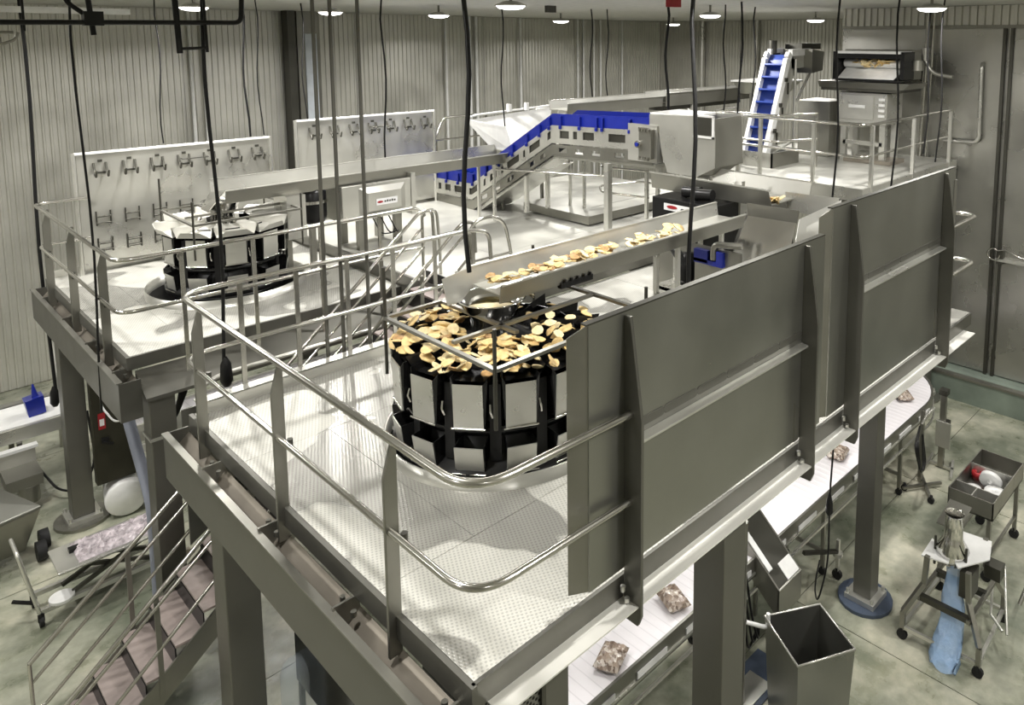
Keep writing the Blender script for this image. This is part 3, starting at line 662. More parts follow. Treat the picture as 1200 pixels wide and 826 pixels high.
MB().hexa([(15.9, 10.1, 5.05), (16.9, 10.1, 5.05), (16.9, 10.9, 5.05), (15.9, 10.9, 5.05)], [(15.6, 9.8, 5.36), (17, 9.8, 5.36), (17, 10.9, 5.36), (15.6, 10.9, 5.36)]).build('body', 'bright', b)
MB().box(15.55, 17, 9.75, 10.95, 5.36, 5.40).build('rim', 'white', b)
for x in (15.7, 16.9): MB().box(x - .03, x + .03, 10.4, 10.46, 2.75, 5.1).build('leg', 'dull', b)

# receiving hopper behind the incline conveyor
h = thing('receiving_hopper', 'broad white steel hopper behind the bend of the blue conveyor', 'hopper', (10.8, 12.4, 4.1))
MB().sheet([(9.7, 12.2, 4.1), (10.0, 12.2, 4.1), (10.9, 11.7, 4.72), (9.9, 11.7, 4.66)], .012).build('near_sheet', 'bright', h)
MB().sheet([(9.7, 12.9, 4.1), (9.55, 13.5, 4.66), (11.9, 13.5, 4.80), (11.2, 12.9, 4.1)], .012).build('back_sheet', 'white', h)
MB().sheet([(9.7, 12.2, 4.1), (9.7, 12.9, 4.1), (9.45, 13.5, 4.70), (9.6, 12.3, 4.62)], .012).build('end_sheet', 'white', h)
MB().sheet([(10.9, 12.2, 4.1), (11.2, 12.9, 4.1), (12.1, 13.4, 4.82), (11.9, 11.9, 4.80)], .012).build('end_sheet', 'bright', h)
MB().box(9.7, 11.2, 12.2, 12.9, 4.08, 4.1).build('floor_sheet', 'bright', h)
for x in (9.9, 11.0): MB().box(x - .03, x + .03, 12.8, 12.86, 2.75, 4.08).build('leg', 'dull', h)
b = MB(); b.tube(arc([(9.5, 13.5, 4.7), (9.7, 13.5, 4.76), (12.0, 13.5, 4.84)], .1), .025, 6)
for x in (10.6, 11.1): b.cyl(x, 13.45, 4.78, 4.95, .06, 8)
b.build('edge_clamp', 'white', h)

# metal detector head at the rear trough
mdt = thing('metal_detector', 'pale steel metal detector box with a small printed label, behind the stair head', 'machine', (6.6, 12.1, 2.75))
MB().box(5.92, 7.22, 12.02, 12.10, 3.30, 3.92).build('front_frame', 'bright', mdt, .01)
b = MB(); b.hexa([(6.22, 12.02, 3.36), (7.10, 12.02, 3.36), (7.10, 12.02, 3.86), (6.22, 12.02, 3.86)], [(6.36, 11.95, 3.44), (6.98, 11.95, 3.44), (6.98, 11.95, 3.76), (6.36, 11.95, 3.76)]); b.build('raised_door', 'bright', mdt)
lb = MB().box(6.50, 6.90, 11.94, 11.95, 3.53, 3.64).build('maker_label', 'label', mdt)
b = MB(); b.prism([(6.57 + .055 * cos(a), 3.585 + .02 * sin(a)) for a in [k * pi / 6 for k in range(12)]], 'y', 11.936, 11.94); b.build('red_mark', 'red', lb)
b = MB(); [b.box(6.65 + k * .045, 6.68 + k * .045, 11.936, 11.94, 3.57, 3.60 + .008 * (k % 2)) for k in range(5)]; b.build('dark_mark', 'dark', lb)
MB().box(5.92, 7.22, 12.10, 12.9, 3.30, 3.86).build('body', 'dull', mdt, .01)
MB().box(7.22, 7.30, 12.0, 12.9, 3.25, 4.0).build('end_plate', 'bright', mdt)
b = MB(); b.lathe([(.0, 3.35), (.2, 3.35), (.24, 3.45), (.24, 3.85), (.18, 3.95), (0, 3.97)], (5.55, 12.35), 20); b.build('drive_motor', 'black', mdt)
b = MB(); b.cyl(5.55, 12.35, 3.68, 3.73, .25, 20); b.build('motor_band', 'shiny', mdt)
MB().box(5.0, 5.3, 12.0, 12.5, 3.2, 3.9).build('side_hopper', 'bright', mdt)
for (x, y) in ((6.3, 12.15), (7.0, 12.15), (6.3, 12.8), (7.0, 12.8)): MB().box(x - .06, x + .06, y - .06, y + .06, 2.75, 3.3).build('leg', 'dull', mdt)
for x in (5.1, 5.5): MB().box(x - .04, x + .04, 12.2, 12.3, D, 3.36).build('leg', 'dull', mdt)
for k in range(3): MB().tube(arc([(6.5 + k * .15, 12.1, 3.3), (6.6 + k * .15, 12.0, 3.0), (6.9 + k * .05, 12.1, 2.95), (7.05, 12.2, 3.25)], .1), .012, 6).build('cable', 'black', mdt)

# ---- blue incline conveyor (runs along -y, bends twice)
cv = thing('incline_conveyor', 'blue sided incline conveyor bending up across the centre of the room', 'conveyor', (9.8, 11.5, 2.75))
XN, XF = 9.5, 10.15
cl = [(15.15, 3.28), (13.35, 3.33), (10.75, 4.80), (8.22, 4.90)]      # (y, z) belt line
def off(dz, ya=None):
    return [(y, z + dz) for y, z in cl]
def strip(x, za, zb, t, a=0, b_=3):
    P = cl[a:b_ + 1]; q = MB()
    for (y0, z0), (y1, z1) in zip(P[:-1], P[1:]):
        q.hexa([(x, y0, z0 + za), (x + t, y0, z0 + za), (x + t, y0, z0 + zb), (x, y0, z0 + zb)], [(x, y1, z1 + za), (x + t, y1, z1 + za), (x + t, y1, z1 + zb), (x, y1, z1 + zb)])
    return q
strip(XN, -.02, .20, .015).build('side_guard', 'blue', cv); strip(XF, -.02, .22, .015).build('side_guard', 'blue', cv)
strip(XN + .02, -.03, 0, XF - XN - .03).build('belt', 'bluebelt', cv)
q = MB()
for k in range(26):
    y = 14.9 - k * .26
    for (y0, z0), (y1, z1) in zip(cl[:-1], cl[1:]):
        if y1 <= y <= y0: z = z0 + (z1 - z0) * (y0 - y) / (y0 - y1); q.box(XN + .03, XF - .01, y - .01, y + .01, z, z + .10)
q.build('cleat', 'bluebelt', cv)
# side plates with real cut-outs: bars above and below rectangular windows
def along(f):
    tot = [0]
    for (y0, z0), (y1, z1) in zip(cl[:-1], cl[1:]): tot.append(tot[-1] + hypot(y1 - y0, z1 - z0))
    s_ = f * tot[-1]
    for k in range(3):
        if s_ <= tot[k + 1] or k == 2:
            u = (s_ - tot[k]) / (tot[k + 1] - tot[k]); return cl[k][0] + (cl[k + 1][0] - cl[k][0]) * u, cl[k][1] + (cl[k + 1][1] - cl[k][1]) * u, k
def plate(x, t, za, zb, mat, wins):
    """plate strip with windows given as (f0,f1) fractions, windows from 30% to 75% of the height"""
    ed = sorted(set([0, 1, .2517, .2515 + .0]) | {v for w_ in wins for v in w_}) ; q = MB()
    tot = [hypot(cl[i + 1][0] - cl[i][0], cl[i + 1][1] - cl[i][1]) for i in range(3)]; T_ = sum(tot)
    ed = sorted({0, 1, tot[0] / T_, (tot[0] + tot[1]) / T_} | {v for w_ in wins for v in w_})
    w1, w2 = za + (zb - za) * .3, za + (zb - za) * .72
    for f0, f1 in zip(ed[:-1], ed[1:]):
        y0, z0, _ = along(f0 + 1e-6); y1, z1, _ = along(f1 - 1e-6); mid = (f0 + f1) / 2
        bands = [(za, zb)] if not any(a <= mid <= b_ for a, b_ in wins) else [(za, w1), (w2, zb)]
        for a, b_ in bands: q.hexa([(x, y0, z0 + a), (x + t, y0, z0 + a), (x + t, y0, z0 + b_), (x, y0, z0 + b_)], [(x, y1, z1 + a), (x + t, y1, z1 + a), (x + t, y1, z1 + b_), (x, y1, z1 + b_)])
    return q.build('side_plate', mat, cv)
w1 = [(.04, .055), (.075, .09), (.11, .14), (.16, .20), (.235, .29), (.315, .325), (.35, .385), (.41, .42), (.44, .50), (.52, .53), (.55, .60), (.635, .65), (.685, .72), (.735, .75), (.77, .81), (.86, .915)]
plate(XN - .03, .02, -.36, -.02, 'bright', w1); plate(XF + .01, .02, -.36, -.02, 'bright', w1)
strip(XN + .0, -.35, -.03, .01).build('liner_plate', 'dark', cv)
w2 = [(.30, .33), (.37, .40), (.44, .47), (.55, .575), (.60, .625), (.68, .71), (.74, .77), (.80, .83), (.88, .91)]
plate(XN - .02, .015, -.60, -.38, 'dull', w2)
strip(XN + .05, -.66, -.60, XF - XN - .1, 1, 3).build('drip_pan', 'bright', cv)
for f in (.06, .12, .18, .255, .33, .40, .47, .54, .60, .645, .69, .76, .82, .84, .93):
    y, z, k = along(f); b = MB(); b.box(XN - .05, XN - .01, y - .018, y + .018, z - .06, z + .16); b.cyl(XN - .05, y, z - .08, z - .02, .03, 8); b.build('guard_bracket', 'blue', cv)
for (y, z, zb) in ((14.4, 2.95, 2.75), (13.4, 2.95, 2.75), (11.6, 3.6, 2.95)):
    for x in (XN + .05, XF - .05): MB().box(x - .035, x + .035, y - .035, y + .035, zb, z + .1).build('leg', 'bright', cv)
b = MB(); b.sheet([(XN + .05, 13.2, 2.72), (XF + .3, 13.2, 2.76), (XF + .3, 11.2, 3.9), (XN + .05, 11.2, 3.9)], .02); b.build('apron', 'bright', cv)
MB().box(XN - .06, XN + .1, 8.1, 8.75, 4.35, 4.98).build('drive_plate', 'bright', cv)
b = MB(); b.box(XN - .16, XN - .06, 8.15, 8.42, 4.42, 4.92); b.build('gearbox', 'dull', cv, .01)
b = MB()
for k in range(4):
    b.box(XN - .20, XN - .16, 8.18 + k * .06, 8.21 + k * .06, 4.88, 4.95); b.box(XN - .20, XN - .16, 8.18 + k * .06, 8.21 + k * .06, 4.40, 4.46)
b.tube([(XN - .22, 8.4, 4.66), (XN - .14, 8.4, 4.66)], .06, 12); b.build('fastener', 'shiny', cv)
MB().tube([(XN - .235, 8.4, 4.66), (XN - .22, 8.4, 4.66)], .035, 12).build('shaft_cap', 'blue', cv)
b = MB(); b.tube(arc([(XN - .1, 9.2, 4.0), (XN - .1, 12.4, 3.75)], .1), .02, 6); b.build('tie_bar', 'rail', cv)
# discharge hood
hd = thing('discharge_hood', 'boxy pale steel discharge hood at the right end of the blue conveyor', 'hood', (9.8, 7.6, 4.3))
b = MB(); b.prism([(8.30, 5.16), (7.0, 5.20), (6.95, 4.85), (6.95, 4.4), (7.3, 4.22), (7.9, 4.22), (8.02, 4.5), (8.1, 4.9), (8.3, 4.95)], 'x', XN - .02, XN + .0); b.build('near_cheek', 'bright', hd)
b = MB(); b.prism([(8.30, 5.16), (7.0, 5.20), (6.95, 4.4), (7.3, 4.22), (7.9, 4.22), (8.3, 4.9)], 'x', XF + .1, XF + .12); b.build('far_cheek', 'bright', hd)
MB().box(XN, XF + .1, 7.5, 8.3, 5.15, 5.19).build('top_sheet', 'white', hd)
MB().sheet([(XN, 7.0, 5.17), (XF + .1, 7.0, 5.17), (XF + .1, 6.95, 4.4), (XN, 6.95, 4.4)], .012).build('end_sheet', 'dull', hd)
b = MB(); b.box(XN - .05, XN - .02, 6.96, 7.36, 4.86, 4.89); b.box(XN - .05, XN - .02, 6.96, 7.36, 5.19, 5.22); b.box(XN - .05, XN - .02, 6.96, 6.99, 4.86, 5.2); b.build('window_frame', 'white', hd)
MB().box(XN - .03, XN - .015, 7.0, 7.34, 4.90, 5.18).build('viewing_window', 'dark', hd)
b = MB(); b.hexa([(XN, 6.95, 4.4), (XF, 6.95, 4.4), (XF, 7.9, 4.3), (XN, 7.9, 4.3)], [(XN + .1, 7.1, 4.26), (XF - .1, 7.1, 4.26), (XF - .1, 7.6, 4.26), (XN + .1, 7.6, 4.26)]); b.build('throat', 'dull', hd)
for x, y in ((10.35, 8.85), (10.35, 7.1)): MB().box(x - .03, x + .03, y - .03, y + .03, 2.75 if y > 8.4 else 2.55, 4.35).build('leg', 'bright', hd)

# cross trough under the hood, along -y
t = thing('cross_trough', 'steel cross trough running from the discharge hood toward the big diverter chute', 'trough', (9.3, 6.6, 4.2))
MB().box(8.99, 9.66, 5.62, 7.8, 4.085, 4.10).build('trough_floor', 'bright', t)
MB().sheet([(8.99, 5.58, 4.06), (8.99, 7.8, 4.06), (8.95, 7.8, 4.30), (8.95, 5.62, 4.30)], .012).build('near_wall', 'dull', t)
MB().sheet([(9.66, 5.4, 4.06), (9.66, 7.8, 4.06), (9.72, 7.8, 4.34), (9.72, 5.38, 4.34)], .012).build('back_wall', 'bright', t)
b = MB(); b.box(8.93, 8.96, 5.6, 7.82, 4.30, 4.32); b.box(9.71, 9.74, 5.38, 7.8, 4.34, 4.36); b.build('rolled_edge', 'bright', t)
for y in (6.5, 7.3): MB().box(9.2, 9.5, y - .04, y + .04, 2.55, 4.08).build('leg', 'dull', t)
for y in (6.3, 6.9): MB().box(9.3, 9.36, y - .01, y + .01, 4.1, 4.3).build('divider_fin', 'dull', t)
for i in range(7): put_chip((9.1 + random.uniform(-.1, .3), 5.75 + random.uniform(-.1, .2), 4.13), .3, 'cracker at the mouth of the diverter chute', 'crackers at the chute mouth', 1.2)

# diverter hopper and chute
h = thing('diverter_chute', 'large folded steel diverter chute sloping behind the near splash panel', 'chute', (9.0, 5.3, 3.6))
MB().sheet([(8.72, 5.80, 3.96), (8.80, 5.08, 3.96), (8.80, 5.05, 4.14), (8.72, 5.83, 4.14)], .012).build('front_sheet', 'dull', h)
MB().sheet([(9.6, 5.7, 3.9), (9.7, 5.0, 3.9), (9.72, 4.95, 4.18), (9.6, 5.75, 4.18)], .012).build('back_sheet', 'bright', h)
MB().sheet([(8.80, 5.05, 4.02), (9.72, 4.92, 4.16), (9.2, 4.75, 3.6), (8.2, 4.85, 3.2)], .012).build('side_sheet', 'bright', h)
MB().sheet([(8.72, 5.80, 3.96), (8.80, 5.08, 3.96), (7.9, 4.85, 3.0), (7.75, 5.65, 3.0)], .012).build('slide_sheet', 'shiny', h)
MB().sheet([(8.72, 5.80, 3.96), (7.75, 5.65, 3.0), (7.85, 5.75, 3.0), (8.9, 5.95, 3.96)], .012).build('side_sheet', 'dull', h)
for p in ((8.0, 5.0), (8.0, 5.6), (9.5, 5.1), (9.5, 5.6)): MB().box(p[0] - .03, p[0] + .03, p[1] - .03, p[1] + .03, 2.55, 3.02 if p[0] < 9 else 3.9).build('leg', 'dull', h)

# black metal detector stand under the trough
m = thing('metal_detector', 'black topped metal detector with a white and red label beside the infeed trough', 'machine', (8.9, 6.8, D))
MB().box(8.55, 9.15, 6.25, 7.42, 3.56, 4.04).build('head', 'black', m, .01)
lb = MB().box(8.54, 8.55, 6.62, 7.18, 3.87, 3.97).build('maker_label', 'label', m)
MB().prism([(7.02 + .1 * cos(a), 3.925 + .025 * sin(a)) for a in [k * pi / 6 for k in range(12)]], 'x', 8.535, 8.54).build('red_mark', 'red', lb)
b = MB(); b.prism([(6.86, 3.91), (6.7, 3.89), (6.68, 3.92), (6.84, 3.93)], 'x', 8.535, 8.54); b.build('dark_mark', 'dark', lb)
b = MB(); b.box(8.5, 9.1, 6.6, 7.35, 2.60, 2.95); b.box(8.5, 8.52, 6.2, 7.35, 2.95, 3.5); b.build('lower_tray', 'dull', m)
b = MB(); b.lathe([(.0, 2.95), (.16, 2.95), (.2, 3.05), (.2, 3.35), (0, 3.4)], (8.3, 6.5), 16); b.tube([(8.15, 6.5, 3.3), (8.35, 6.9, 3.45)], .07, 8); b.build('motor', 'black', m)
MB().box(8.05, 8.95, 6.1, 6.2, 2.9, 3.86).build('rear_cover', 'black', m)
b = MB(); b.box(8.0, 8.5, 6.05, 6.9, 2.86, 2.9); b.box(8.0, 8.02, 6.05, 6.9, 2.62, 2.9); b.build('motor_tray', 'bright', m)
for x, y in ((8.05, 6.1), (8.05, 6.9), (8.5, 6.9), (8.9, 6.3)): MB().box(x - .03, x + .03, y - .03, y + .03, 2.55, 3.6).build('leg', 'bright', m)
for k, (x, y) in enumerate(((8.75, 6.75), (8.8, 7.0))):
    q = MB(); q.tube([(x, y, 4.13), (x + .02, y - .3, 4.15)], .085, 10); q.cyl(x, y, 4.04, 4.09, .05, 8); q.build('air_valve', 'black', m)
cb = thing('control_panel', 'upright steel control panel with a blue socket below the infeed trough', 'panel', (8.0, 5.5, D))
MB().box(7.82, 7.86, 5.30, 6.03, 2.57, 3.70).build('sheet', 'dull', cb)
MB().box(7.86, 8.1, 5.30, 5.34, 2.57, 3.58).build('return_flange', 'dull', cb)
b = MB(); b.box(7.76, 7.82, 5.78, 6.0, 3.50, 3.66); b.box(7.76, 7.82, 5.54, 5.64, 3.54, 3.68); b.box(7.76, 7.82, 5.54, 6.0, 3.48, 3.54); b.build('blue_socket', 'blue', cb)
MB().tube(arc([(7.79, 5.70, 3.56), (7.79, 5.70, 3.76), (7.79, 5.5, 3.78), (7.85, 5.3, 3.80)], .1), .045, 10).build('hose_bend', 'dull', cb)
# small stand and loop rail in the middle
g = thing('guard_rail', 'small octagonal looped guard rail on the centre step deck', 'railing', (10.9, 10, 2.75))
for z in (3.95, 3.45):
    MB().tube(arc([(11.2, 9.0, z + .02), (11.6, 9.25, z + .02), (11.6, 10.4, z), (10.7, 10.7, z), (10.35, 10.3, z - .02), (10.5, 9.2, z)], .15), .022, 8).build('rail_loop', 'rail', g)
for x, y in ((10.5, 9.25), (11.5, 9.3), (10.55, 10.35)): MB().box(x - .03, x + .03, y - .03, y + .03, 2.75 if y < 10 else 2.95, 3.95).build('post', 'bright', g)
b = thing('strut_post', 'tall square steel post standing on the centre deck in front of the conveyor', 'post', (8.9, 8.7, 2.75))
MB().box(8.86, 8.96, 8.66, 8.76, 2.75, 4.35).build('shaft', 'bright', b); MB().box(8.80, 9.02, 8.60, 8.82, 2.75, 2.77).build('foot_plate', 'bright', b)
b = MB(); b.box(6.98, 7.02, 5.0, 5.04, D, 3.25); tag(b.build('stub_post', 'dull'), 'slim upright stub post on the deck behind the near splash panel', 'post')
g = thing('guard_rail', 'low sloped-end guard rail behind the trough at the rear of the centre deck', 'railing', (10, 14.8, 2.75))
MB().tube(arc([(9.55, 14.85, 4.1), (9.8, 14.85, 4.6), (13.9, 14.85, 4.62)], .15), .026, 8).build('top_rail', 'rail', g)
MB().tube([(9.55, 14.85, 4.1), (13.9, 14.85, 4.1)], .02, 8).build('mid_rail', 'rail', g)
for x in (9.6, 11.0, 12.4, 13.8): MB().box(x - .025, x + .025, 14.84, 14.88, 2.75, 4.6 if x > 9.7 else 4.12).build('post', 'rail', g)

# ================================================================== FAR PLATFORM MACHINES (drawing units)
b = thing('elevator_basin', 'low square steel basin at the foot of the steep blue elevator', 'basin', (13.1, 8.4, 3.9))
MB().box(12.63, 12.66, 7.88, 9.0, 3.9, 4.19).build('side_sheet', 'bright', b); MB().box(12.63, 13.65, 7.88, 7.91, 3.9, 4.19).build('side_sheet', 'dull', b)
MB().box(13.62, 13.65, 7.9, 9.0, 3.9, 4.19).build('side_sheet', 'bright', b); MB().box(12.63, 13.65, 8.97, 9.0, 3.9, 4.19).build('side_sheet', 'bright', b)
e = thing('bucket_elevator', 'steep blue cleated elevator conveyor with white side strips', 'conveyor', (13.2, 8.2, 3.9))
ex = [(12.95, 3.95), (13.72, 5.98), (13.80, 6.08), (14.55, 6.10)]
EY = .28
def estrip(y0, y1, za, zb, name, mat, a=0, b_=3):
    q = MB(); y0 += EY; y1 += EY
    for (xa, z0), (xb, z1) in zip(ex[a:b_], ex[a + 1:b_ + 1]):
        d = Vector((xb - xa, 0, z1 - z0)); d.normalize(); nn = Vector((-d.z, 0, d.x))
        A = Vector((xa, 0, z0)); B_ = Vector((xb, 0, z1))
        def loop(P): return [P + nn * za + Vector((0, y0, 0)), P + nn * za + Vector((0, y1, 0)), P + nn * zb + Vector((0, y1, 0)), P + nn * zb + Vector((0, y0, 0))]
        q.hexa(loop(A), loop(B_))
    return q.build(name, mat, e)
estrip(8.0, 8.42, -.02, .0, 'belt', 'bluebelt'); estrip(7.90, 8.0, -.02, .12, 'side_strip', 'white'); estrip(8.42, 8.50, -.02, .12, 'side_strip', 'white')
estrip(7.92, 7.94, -.28, -.02, 'side_plate', 'bright'); estrip(8.46, 8.48, -.28, -.02, 'side_plate', 'bright')
for k in range(8):
    f = (k + .4) / 8; x = 12.95 + .77 * f; z = 3.95 + 2.03 * f
    MB().hexa([(x, 8.28, z), (x, 8.70, z), (x - .12, 8.70, z + .05), (x - .12, 8.28, z + .05)], [(x + .01, 8.28, z + .03), (x + .01, 8.70, z + .03), (x - .11, 8.70, z + .08), (x - .11, 8.28, z + .08)]).build('cleat', 'bluebelt', e)
    if k % 2 == 0: MB().box(x - .05, x + .02, 8.14, 8.19, z - .03, z + .05).build('strip_bolt', 'dark', e)
for f in (.25, .5, .75):
    x = 13.1 + .77 * f; z = 3.9 + 2.0 * f; MB().box(x - .02, x + .02, 8.18, 8.20, z - .12, z + .12).build('slot_plate', 'dark', e)
b = MB(); b.prism([(14.3, 5.7), (14.75, 5.75), (14.8, 6.15), (14.3, 6.2)], 'y', 8.0, 8.7); b.build('head_box', 'dull', e)
b = MB(); b.cyl(13.95, 8.75, 6.1, 6.38, .09, 12); b.box(13.8, 14.1, 8.65, 8.85, 6.05, 6.12); b.build('top_motor', 'dark', e)
MB().box(14.2, 15.0, 8.2, 8.6, 6.2, 6.32).build('head_cover', 'dark', e)
for q in (((13.9, 8.16, 3.9), (13.9, 8.16, 6.0)), ((14.5, 8.16, 5.7), (13.95, 8.16, 5.1)), ((13.9, 8.73, 3.9), (13.9, 8.73, 6.0)), ((13.9, 8.16, 4.3), (13.0, 8.16, 4.1))): MB().tube(q, .03, 6).build('frame_tube', 'bright', e)
# drum machine
k = thing('drum_machine', 'open-front drum machine full of crackers above a steel cabinet at upper right', 'machine', (14.9, 7, 3.9))
xf = 14.55
MB().box(xf + .5, xf + .9, 6.15, 7.65, 5.60, 6.20).build('back_housing', 'dull', k, .01)
b = MB(); b.box(xf, xf + .9, 6.2, 7.6, 6.12, 6.17); b.build('top_cover', 'white', k)
b = MB(); b.box(xf, xf + .5, 7.58, 7.66, 5.58, 6.16); b.box(xf, xf + .5, 6.14, 6.22, 5.62, 6.16); b.box(xf, xf + .5, 6.2, 7.6, 5.56, 5.60); b.box(xf + .02, xf + .5, 6.22, 7.58, 6.02, 6.12); b.build('mouth_frame', 'black', k)
b = MB(); b.hexa([(xf + .02, 6.35, 5.62), (xf + .02, 7.55, 5.62), (xf + .45, 7.55, 5.86), (xf + .45, 6.25, 5.86)], [(xf + .02, 6.35, 5.61), (xf + .02, 7.55, 5.61), (xf + .45, 7.55, 5.85), (xf + .45, 6.25, 5.85)]); b.build('feed_lip', 'white', k)
MB().tube([(xf + .35, 6.25, 5.92), (xf + .35, 7.55, 5.92)], .09, 12).build('roller', 'white', k)
b = MB(); b.hexa([(xf - .1, 6.1, 5.42), (xf - .1, 7.9, 5.42), (xf + .9, 7.9, 5.42), (xf + .9, 6.1, 5.42)], [(xf, 6.0, 5.54), (xf, 8.0, 5.54), (xf + .9, 8.0, 5.54), (xf + .9, 6.0, 5.54)]); b.build('catch_tray', 'dull', k)
MB().box(xf - .12, xf + .9, 6.15, 7.85, 5.36, 5.42).build('tray_rim', 'dark', k)
MB().box(xf, xf + .75, 6.45, 7.5, 4.70, 5.33).build('cabinet', 'bright', k, .01)
d_ = MB().box(xf - .03, xf, 6.72, 7.42, 4.78, 5.28).build('cabinet_door', 'bright', k, .006)
MB().box(xf - .05, xf - .03, 6.9, 7.25, 5.02, 5.08).build('door_handle', 'white', d_)
for j in range(4): MB().box(xf - .02, xf, 6.50, 6.62, 4.85 + j * .11, 4.90 + j * .11).build('control_key', 'white', k)
for y in (6.55, 7.4):
    MB().box(xf + .05, xf + .15, y - .06, y + .06, 3.9, 4.70).build('leg', 'bright', k); MB().box(xf + .6, xf + .7, y - .06, y + .06, 3.9, 4.70).build('leg', 'bright', k)
MB().box(xf + .05, xf + .12, 6.55, 7.4, 4.25, 4.33).build('cross_bar', 'bright', k)
MB().box(xf - .1, xf + .6, 6.3, 7.3, 3.905, 3.98).build('drip_tray', 'brown', k)
b = MB(); b.cyl(xf + .2, 5.95, 5.8, 6.0, .1, 12); b.tube(arc([(xf + .3, 5.9, 6.1), (xf + .3, 5.7, 5.75), (xf + .3, 5.3, 5.7)], .15), .04, 8); b.cyl(xf + .3, 5.85, 6.0, 6.25, .07, 10); b.build('pipe_fitting', 'dull', k)
MB().box(xf + .1, xf + .9, 7.75, 8.5, 3.9, 5.1).build('side_cabinet', 'dull', k, .01)
for i in range(22):
    put_chip((xf + .15 + .25 * random.random(), random.uniform(6.4, 7.3), 5.88 + random.uniform(0, .10)), .5, 'cracker in the mouth of the far drum machine', 'crackers in the far machine', 1.6)
# far railings
g = thing('guard_rail', 'two-bar guard rail along the edge of the far high platform', 'railing', (12, 6, 3.9))
for z, r in ((4.97, .028), (4.43, .024)):
    MB().tube(arc([(12.1, 9.55, z), (11.95, 9.4, z), (11.95, 5.72, z), (12.1, 5.66, z), (15.85, 5.68, z), (15.85, 5.72, z - .05)], .12), r, 8).build('top_rail' if z > 4.6 else 'mid_rail', 'rail', g)
for x, y in ((11.93, 9.0), (11.93, 7.7), (11.93, 6.6), (12.2, 5.64), (13.95, 5.64), (15.8, 5.64)): MB().box(x - .03, x + .03, y - .03, y + .03, 3.55, 4.95).build('post', 'bright', g)
g = thing('guard_rail', 'bent inner guard rail around the foot of the blue elevator', 'railing', (12.6, 8.6, 3.9))
for z in (4.95, 4.45): MB().tube(arc([(13.5, 9.3, z), (12.5, 9.2, z), (12.5, 7.75, z), (13.4, 7.35, z)], .12), .024, 8).build('rail_loop', 'rail', g)
for x, y in ((12.5, 8.6), (13.4, 7.36)): MB().box(x - .025, x + .025, y - .025, y + .025, 3.9, 4.95).build('post', 'rail', g)

# ================================================================== FLOOR LEVEL (metres)
def caster(b, x, y, r=.045):
    b.tube([(x - .02, y, r), (x + .02, y, r)], r, 12); b.box(x - .03, x + .03, y - .012, y + .012, r, r * 2.4); b.cyl(x, y, r * 2, r * 2.6, .02, 8)
    return b
def bar(b, p, q, w=.02):
    p, q = Vector(p), Vector(q); d = (q - p).normalized(); u = d.cross(Vector((0, 0, 1))) if abs(d.z) < .95 else Vector((1, 0, 0)); u.normalize(); v = d.cross(u)
    def lp(c): return [c - u * w - v * w, c + u * w - v * w, c + u * w + v * w, c - u * w + v * w]
    return b.hexa(lp(p), lp(q))
# ---- outfeed conveyor with its end curve
cc = (10.9, 5.35)
def path(off, x0=2.4):      # off: distance outwards from the belt centre line (towards -y / outside)
    r = 1.075 + off; P = [(x0, cc[1] - r), (cc[0], cc[1] - r)]
    return P + [(cc[0] + r * sin(a), cc[1] - r * cos(a)) for a in [k * pi / 24 for k in range(1, 13)]] + [(cc[0] + r, cc[1] + 2.2)]
def ribbon(b, o0, o1, z0, z1, x0=2.4):
    A, B_ = path(o0, x0), path(o1, x0)
    for k in range(len(A) - 1):
        b.hexa([(A[k][0], A[k][1], z0), (B_[k][0], B_[k][1], z0), (B_[k][0], B_[k][1], z1), (A[k][0], A[k][1], z1)], [(A[k + 1][0], A[k + 1][1], z0), (B_[k + 1][0], B_[k + 1][1], z0), (B_[k + 1][0], B_[k + 1][1], z1), (A[k + 1][0], A[k + 1][1], z1)])
    return b
c = thing('outfeed_conveyor', 'white belted outfeed conveyor under the front platform, curving away at its far end', 'conveyor', (7, 4.27, 0), T=ident)
ribbon(mm(), -.225, .225, .97, 1.0).build('belt', 'wbelt', c)
ribbon(mm(), .235, .26, .80, 1.015).build('side_frame', 'dull', c); ribbon(mm(), -.26, -.235, .80, 1.05).build('side_frame', 'dark', c)
ribbon(mm(), -.30, -.275, 1.06, 1.085).build('guide_rail', 'bright', c); ribbon(mm(), .255, .275, .84, .86).build('return_rod', 'bright', c); ribbon(mm(), .265, .29, .66, .69).build('lower_rod', 'bright', c)
for k in range(12): mm().box(3.1 + k * .68, 3.5 + k * .68, 4.0, 4.012, .87, .93).build('slot_cover', 'white', c)
for x in (3.4, 5.9, 7.8, 10.0):
    for y in (4.02, 4.52):
        l_ = bar(mm(), (x, y, .09), (x, y, .82), .022).build('leg', 'dull', c); caster(mm(), x, y).build('caster', 'rubber', l_)
    bar(mm(), (x, 4.02, .3), (x, 4.52, .3), .018).build('cross_bar', 'dull', c)
c2 = thing('outfeed_conveyor', 'second white belt conveyor seen in the gap between the two left platforms', 'conveyor', (4.5, 11.0, 0), T=ident)
mm().box(2.6, 7.5, 11.4, 11.8, 1.17, 1.2).build('belt', 'wbelt', c2)
for y in (11.37, 11.8): mm().box(2.6, 7.5, y, y + .03, 1.0, 1.24).build('side_frame', 'bright', c2)
for k in range(7): mm().box(2.8 + k * .6, 3.0 + k * .6, 11.2, 11.37, 1.05, 1.15).build('bracket', 'grey', c2)
mm().box(2.6, 7.5, 11.15, 11.2, .95, 1.05).build('guide_rail', 'bright', c2)
for x in (2.9, 5.0, 7.2):
    for y in (11.4, 11.8): bar(mm(), (x, y, 0), (x, y, 1.0), .025).build('leg', 'dull', c2)
